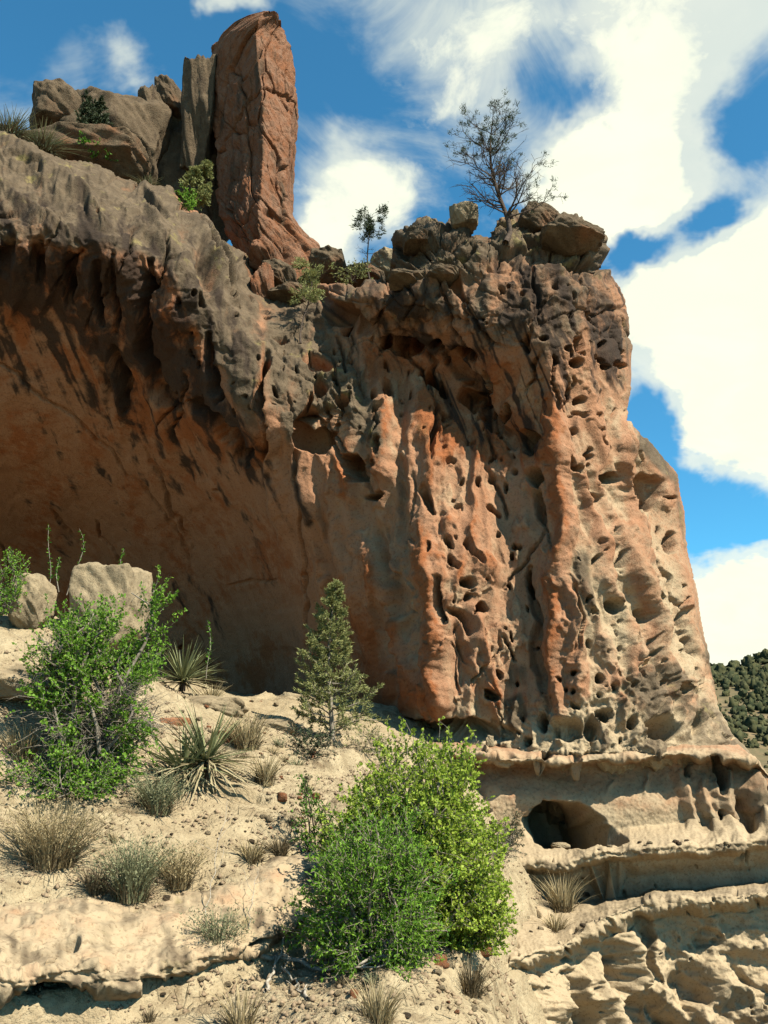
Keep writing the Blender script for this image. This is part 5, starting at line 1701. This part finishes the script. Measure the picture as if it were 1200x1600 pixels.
rt = np.random.default_rng(99)
for i in range(26):
    px, py = [(rt.uniform(20, 470), rt.uniform(1270, 1440)), (rt.uniform(180, 640), rt.uniform(1500, 1600)), (rt.uniform(300, 480), rt.uniform(1110, 1260))][i % 3]
    b = on_ground(px, py)
    grass_clump('dry_tuft', b, rt.uniform(9, 18) * mpp(b), rt.uniform(10, 24) * mpp(b), 400 + i, [STRAW, STRAW_DARK, SAGE][int(rt.integers(3))], 'tiny dry tuft scattered on the sandy slope', 50, 0.004, 0.6, 'tiny dry tufts on the slope', 'dry tuft')


def wand(px, py, top_px, top_py, seed, label):
    """A tall leafy stem."""
    rs = np.random.default_rng(seed)
    b = atv(px, py, 13.2)
    e = atv(top_px, top_py, 13.3) - b
    root = empty('tall_weed', b)
    tag(root, label, 'weed')
    p = curve_pts(np.zeros(3), np.array(e), rs, 0.05, 8)
    V, Fq = tubes([(p, np.linspace(.008, .003, 8))], 4)
    raw_mesh('stem', V, Fq, BARK_GREY, None, root, True)
    t = rs.uniform(.25, 1, 70)
    q = np.stack([np.interp(t, np.linspace(0, 1, 8), p[:, c]) for c in range(3)], 1)
    V, Fq, tt = leaves(q, np.repeat(np.array([[0, 0, .3]]), 70, 0), .05, .02, rs)
    raw_mesh('foliage', V, Fq, LEAF_GREEN, {'tint': tt}, root)


wand(72, 930, 76, 820, 81, 'thin leafy stem rising left of the large pale block')
wand(104, 930, 124, 826, 82, 'taller leafy stem beside the large pale block')
wand(92, 925, 94, 870, 83, 'short leafy stem between the two taller ones')
wand(190, 900, 194, 858, 84, 'leafy stem just above the large pale block')
wand(322, 1060, 324, 970, 85, 'thin stem behind the round spiky yucca')

# ------------------------------------------------------------------ loose stones
STONE_MESH = {}
for kind, mt in (('tan', MAT_PALEROCK), ('red', MAT_REDROCK), ('brown', MAT_GREYROCK)):
    for v in range(4):
        V, Fq = rock_shape(300 + v + 10 * len(kind), 7, .45, 8, 0.0)
        o = raw_mesh('stone', V, Fq, mt)
        STONE_MESH[(kind, v)] = o.data
        bpy.data.objects.remove(o)

rs_ = np.random.default_rng(77)
STONE_ZONES = [  # (u0, u1, v0, v1, count, sizes px, kinds, label, group)
    (400, 490, 1175, 1300, 46, (4, 11), ('tan', 'tan', 'red'), 'small broken stone on the sandy path left of the deep green bush', 'stones on the sandy path'),
    (752, 830, 1245, 1300, 22, (6, 18), ('tan', 'tan', 'brown'), 'pale broken stone in the heap between the tall bush and the ledges', 'stones heaped by the ledges'),
    (60, 140, 1470, 1492, 12, (5, 12), ('brown', 'tan'), 'small stone lying on top of the rock shelf', 'stones on the rock shelf'),
    (180, 470, 1270, 1420, 46, (3, 11), ('tan', 'brown', 'tan'), 'small stone on the sand among the dry grass clumps', 'stones among the grass clumps'),
    (200, 640, 1500, 1600, 56, (4, 15), ('tan', 'tan', 'brown'), 'small stone on the sand in the near foreground', 'stones in the foreground'),
    (640, 760, 1490, 1590, 26, (6, 22), ('tan', 'tan', 'red'), 'pale stone on the bank right below the deep green bush', 'stones on the near bank'),
    (240, 460, 1090, 1170, 30, (4, 12), ('tan', 'red', 'tan'), 'small stone at the mouth of the alcove', 'stones at the alcove mouth'),
]
for (a, b_, c, d_, n, sz, kinds, lab, grp) in STONE_ZONES:
    for i in range(n):
        px, py = rs_.uniform(a, b_), rs_.uniform(c, d_)
        p = ground_hit(px, py)
        k = kinds[rs_.integers(len(kinds))]
        w = rs_.uniform(sz[0], sz[0] + (sz[1] - sz[0]) * rs_.uniform(0, 1)) * mpp(p) * 1.2
        o = bpy.data.objects.new('stone', STONE_MESH[(k, int(rs_.integers(4)))])
        hh = w * rs_.uniform(.4, .75)
        o.scale = (w, w * rs_.uniform(.6, 1.0), hh)
        o.location = (p.x, p.y, p.z + hh * 0.28)
        o.rotation_euler = (rs_.uniform(-.3, .3), rs_.uniform(-.3, .3), rs_.uniform(0, 6.3))
        COL.objects.link(o)
        tag(o, k + ' ' + lab if not lab.startswith('pale') else {'tan': 'pale', 'red': 'red', 'brown': 'brown'}[k] + lab[4:], 'stone', grp)
for (px, py, w, k, lab) in [(440, 1258, 18, 'red', 'largest red stone on the sandy path'), (493, 1250, 15, 'red', 'red stone beside the dark sapling'), (757, 1498, 26, 'red', 'rounded reddish stone at the bank edge right of the deep green bush'),
                            (553, 1560, 16, 'red', 'dark red stone right of the dead branches')]:
    p = ground_hit(px, py)
    o = bpy.data.objects.new('stone', STONE_MESH[(k, 1)])
    s_ = w * mpp(p)
    o.scale = (s_, s_ * .8, s_ * .75)
    o.location = (p.x, p.y, p.z + s_ * .25)
    o.rotation_euler = (0.2, 0.1, rs_.uniform(0, 6))
    COL.objects.link(o)
    tag(o, lab, 'stone')

for (a, b_, c, d_, n, lab, grp) in [(830, 1180, 1316, 1330, 20, 'small stone lying on the middle rock ledge under the cave', 'stones on the middle ledge'), (800, 930, 1400, 1462, 26, 'small stone on the sandy lower ledge beside the straw tuft', 'stones on the lower ledge')]:
    for i in range(n):
        p = ledge_hit(rs_.uniform(a, b_), rs_.uniform(c, d_))
        k = ('tan', 'tan', 'brown')[rs_.integers(3)]
        w = rs_.uniform(4, 12) * mpp(p)
        o = bpy.data.objects.new('stone', STONE_MESH[(k, int(rs_.integers(4)))])
        o.scale = (w, w * rs_.uniform(.6, 1.0), w * .55)
        o.location = (p.x, p.y, p.z + w * .1)
        o.rotation_euler = (rs_.uniform(-.3, .3), rs_.uniform(-.3, .3), rs_.uniform(0, 6.3))
        COL.objects.link(o)
        tag(o, k + ' ' + lab, 'stone', grp)

# gravel and chips too small to count
MAT_GRAVEL = rock_material('gravel_rock', default='cream', cream=(0.21, 0.155, 0.10), bump=0.01)
def build_gravel():
    rs = np.random.default_rng(12)
    n = 34000
    Y = 5.6 + 9.0 * rs.uniform(0, 1, n) ** 1.15
    X = rs.uniform(-0.5, 0.22, n) * Y
    z = slope_z(X, Y)
    dens = perlin(X / .8, Y / .8, 160) + rs.normal(0, .35, n) > 0.0
    X, Y, z = X[dens], Y[dens], z[dens]
    n = len(X)
    s = 0.008 + 0.03 * rs.uniform(0, 1, n) ** 4
    base = np.array([[1, 0, 0], [-.6, .9, 0], [-.5, -.8, 0], [.1, 0, .8], [0, .1, -.6]])
    fc = np.array([[0, 1, 3], [1, 2, 3], [2, 0, 3], [1, 0, 4], [2, 1, 4], [0, 2, 4]])
    a = rs.uniform(0, 6.3, n)
    R = np.stack([np.stack([np.cos(a), -np.sin(a), 0 * a], 1), np.stack([np.sin(a), np.cos(a), 0 * a], 1), np.stack([0 * a, 0 * a, 1 + 0 * a], 1)], 1)
    V = np.einsum('nij,kj->nki', R, base) * s[:, None, None] * rs.uniform(.6, 1.4, (n, 5, 1)) + np.stack([X, Y, z + .3 * s], 1)[:, None]
    Fq = (fc[None] + 5 * np.arange(n)[:, None, None]).reshape(-1, 3)
    o = raw_mesh('gravel', V.reshape(-1, 3), Fq, MAT_GRAVEL)
    tag(o, 'fine gravel and rock chips scattered over the sand', 'gravel', None, 'stuff')
    # dry twigs and grass litter
    n = 7000
    Y = 5.6 + 8.0 * rs.uniform(0, 1, n)
    X = rs.uniform(-0.46, 0.12, n) * Y
    k = perlin(X / .9, Y / .9, 95) + rs.normal(0, .25, n) > 0.15
    X, Y = X[k], Y[k]
    n = len(X)
    a = rs.uniform(0, 6.3, n)
    L = rs.uniform(.03, .12, n)
    X2, Y2 = X + L * np.cos(a), Y + L * np.sin(a)
    z1, z2 = slope_z(X, Y) + .012, slope_z(X2, Y2) + rs.uniform(.008, .03, n)
    w = rs.uniform(.0015, .003, n)
    sx, sy = -np.sin(a) * w, np.cos(a) * w
    V = np.stack([np.stack([X - sx, Y - sy, z1], 1), np.stack([X + sx, Y + sy, z1], 1), np.stack([X2 + sx, Y2 + sy, z2], 1), np.stack([X2 - sx, Y2 - sy, z2], 1)], 1)
    o = raw_mesh('plant_litter', V.reshape(-1, 3), np.arange(4 * n).reshape(n, 4), STRAW_DARK, {'tint': np.repeat(rs.uniform(0, 1, n), 4)})
    tag(o, 'dry twigs and grass litter strewn over the sand', 'litter', None, 'stuff')


build_gravel()


# ------------------------------------------------------------------ dead branches lying on the sand
def dead_branch(pts, r, label, seed, forks=3):
    rs = np.random.default_rng(seed)
    P = []
    for (px, py, dz) in pts:
        g = ground_hit(px, py)
        P.append([g.x, g.y, g.z + dz])
    P = np.array(P)
    base = P[0].copy()
    t = np.linspace(0, 1, 14)
    tt = np.linspace(0, 1, len(P))
    Q = np.stack([np.interp(t, tt, P[:, c]) for c in range(3)], 1) - base
    Q[1:-1] += rs.normal(0, .012, (12, 3))
    root = empty('dead_branch', base)
    tag(root, label, 'branch')
    V, Fq = tubes([(Q, np.linspace(r, r * .35, 14))], 6)
    limb = raw_mesh('limb', V, Fq, BARK_DEAD, None, root, True)
    lines = []
    for _ in range(forks):
        i = rs.integers(3, 12)
        d = (Q[min(13, i + 1)] - Q[i]) * 3 + rs.normal(0, .1, 3)
        d[2] = abs(d[2]) * .6 + .02
        L = rs.uniform(.15, .4)
        d = d / np.linalg.norm(d) * L
        lines.append((curve_pts(Q[i], Q[i] + d, rs, .1, 5), np.linspace(r * .45, r * .15, 5)))
    if lines:
        V, Fq = tubes(lines, 5)
        raw_mesh('twigs', V, Fq, BARK_DEAD, None, limb, True)


dead_branch([(405, 1508, .04), (440, 1518, .06), (490, 1526, .05), (540, 1532, .05), (575, 1520, .07), (604, 1512, .08)], .022, 'long grey dead branch lying below the deep green bush', 201, 6)
dead_branch([(414, 1556, .02), (425, 1530, .05), (436, 1512, .06)], .016, 'short pale dead branch crossing the left end of the long one', 202, 2)
dead_branch([(480, 1568, .02), (460, 1545, .04), (440, 1525, .07)], .013, 'thin forked dead branch below the long one', 203, 4)
dead_branch([(430, 1520, .05), (500, 1512, .08), (550, 1488, .12)], .010, 'thin dark twig arching above the long dead branch', 204, 5)
dead_branch([(380, 1496, .02), (392, 1462, .25), (400, 1440, .42)], .006, 'thin upright dry stem left of the dead branches', 205, 2)
dead_branch([(315, 1480, .02), (330, 1420, .32), (350, 1360, .62)], .005, 'tall thin dry stem rising from the rock shelf', 206, 5)
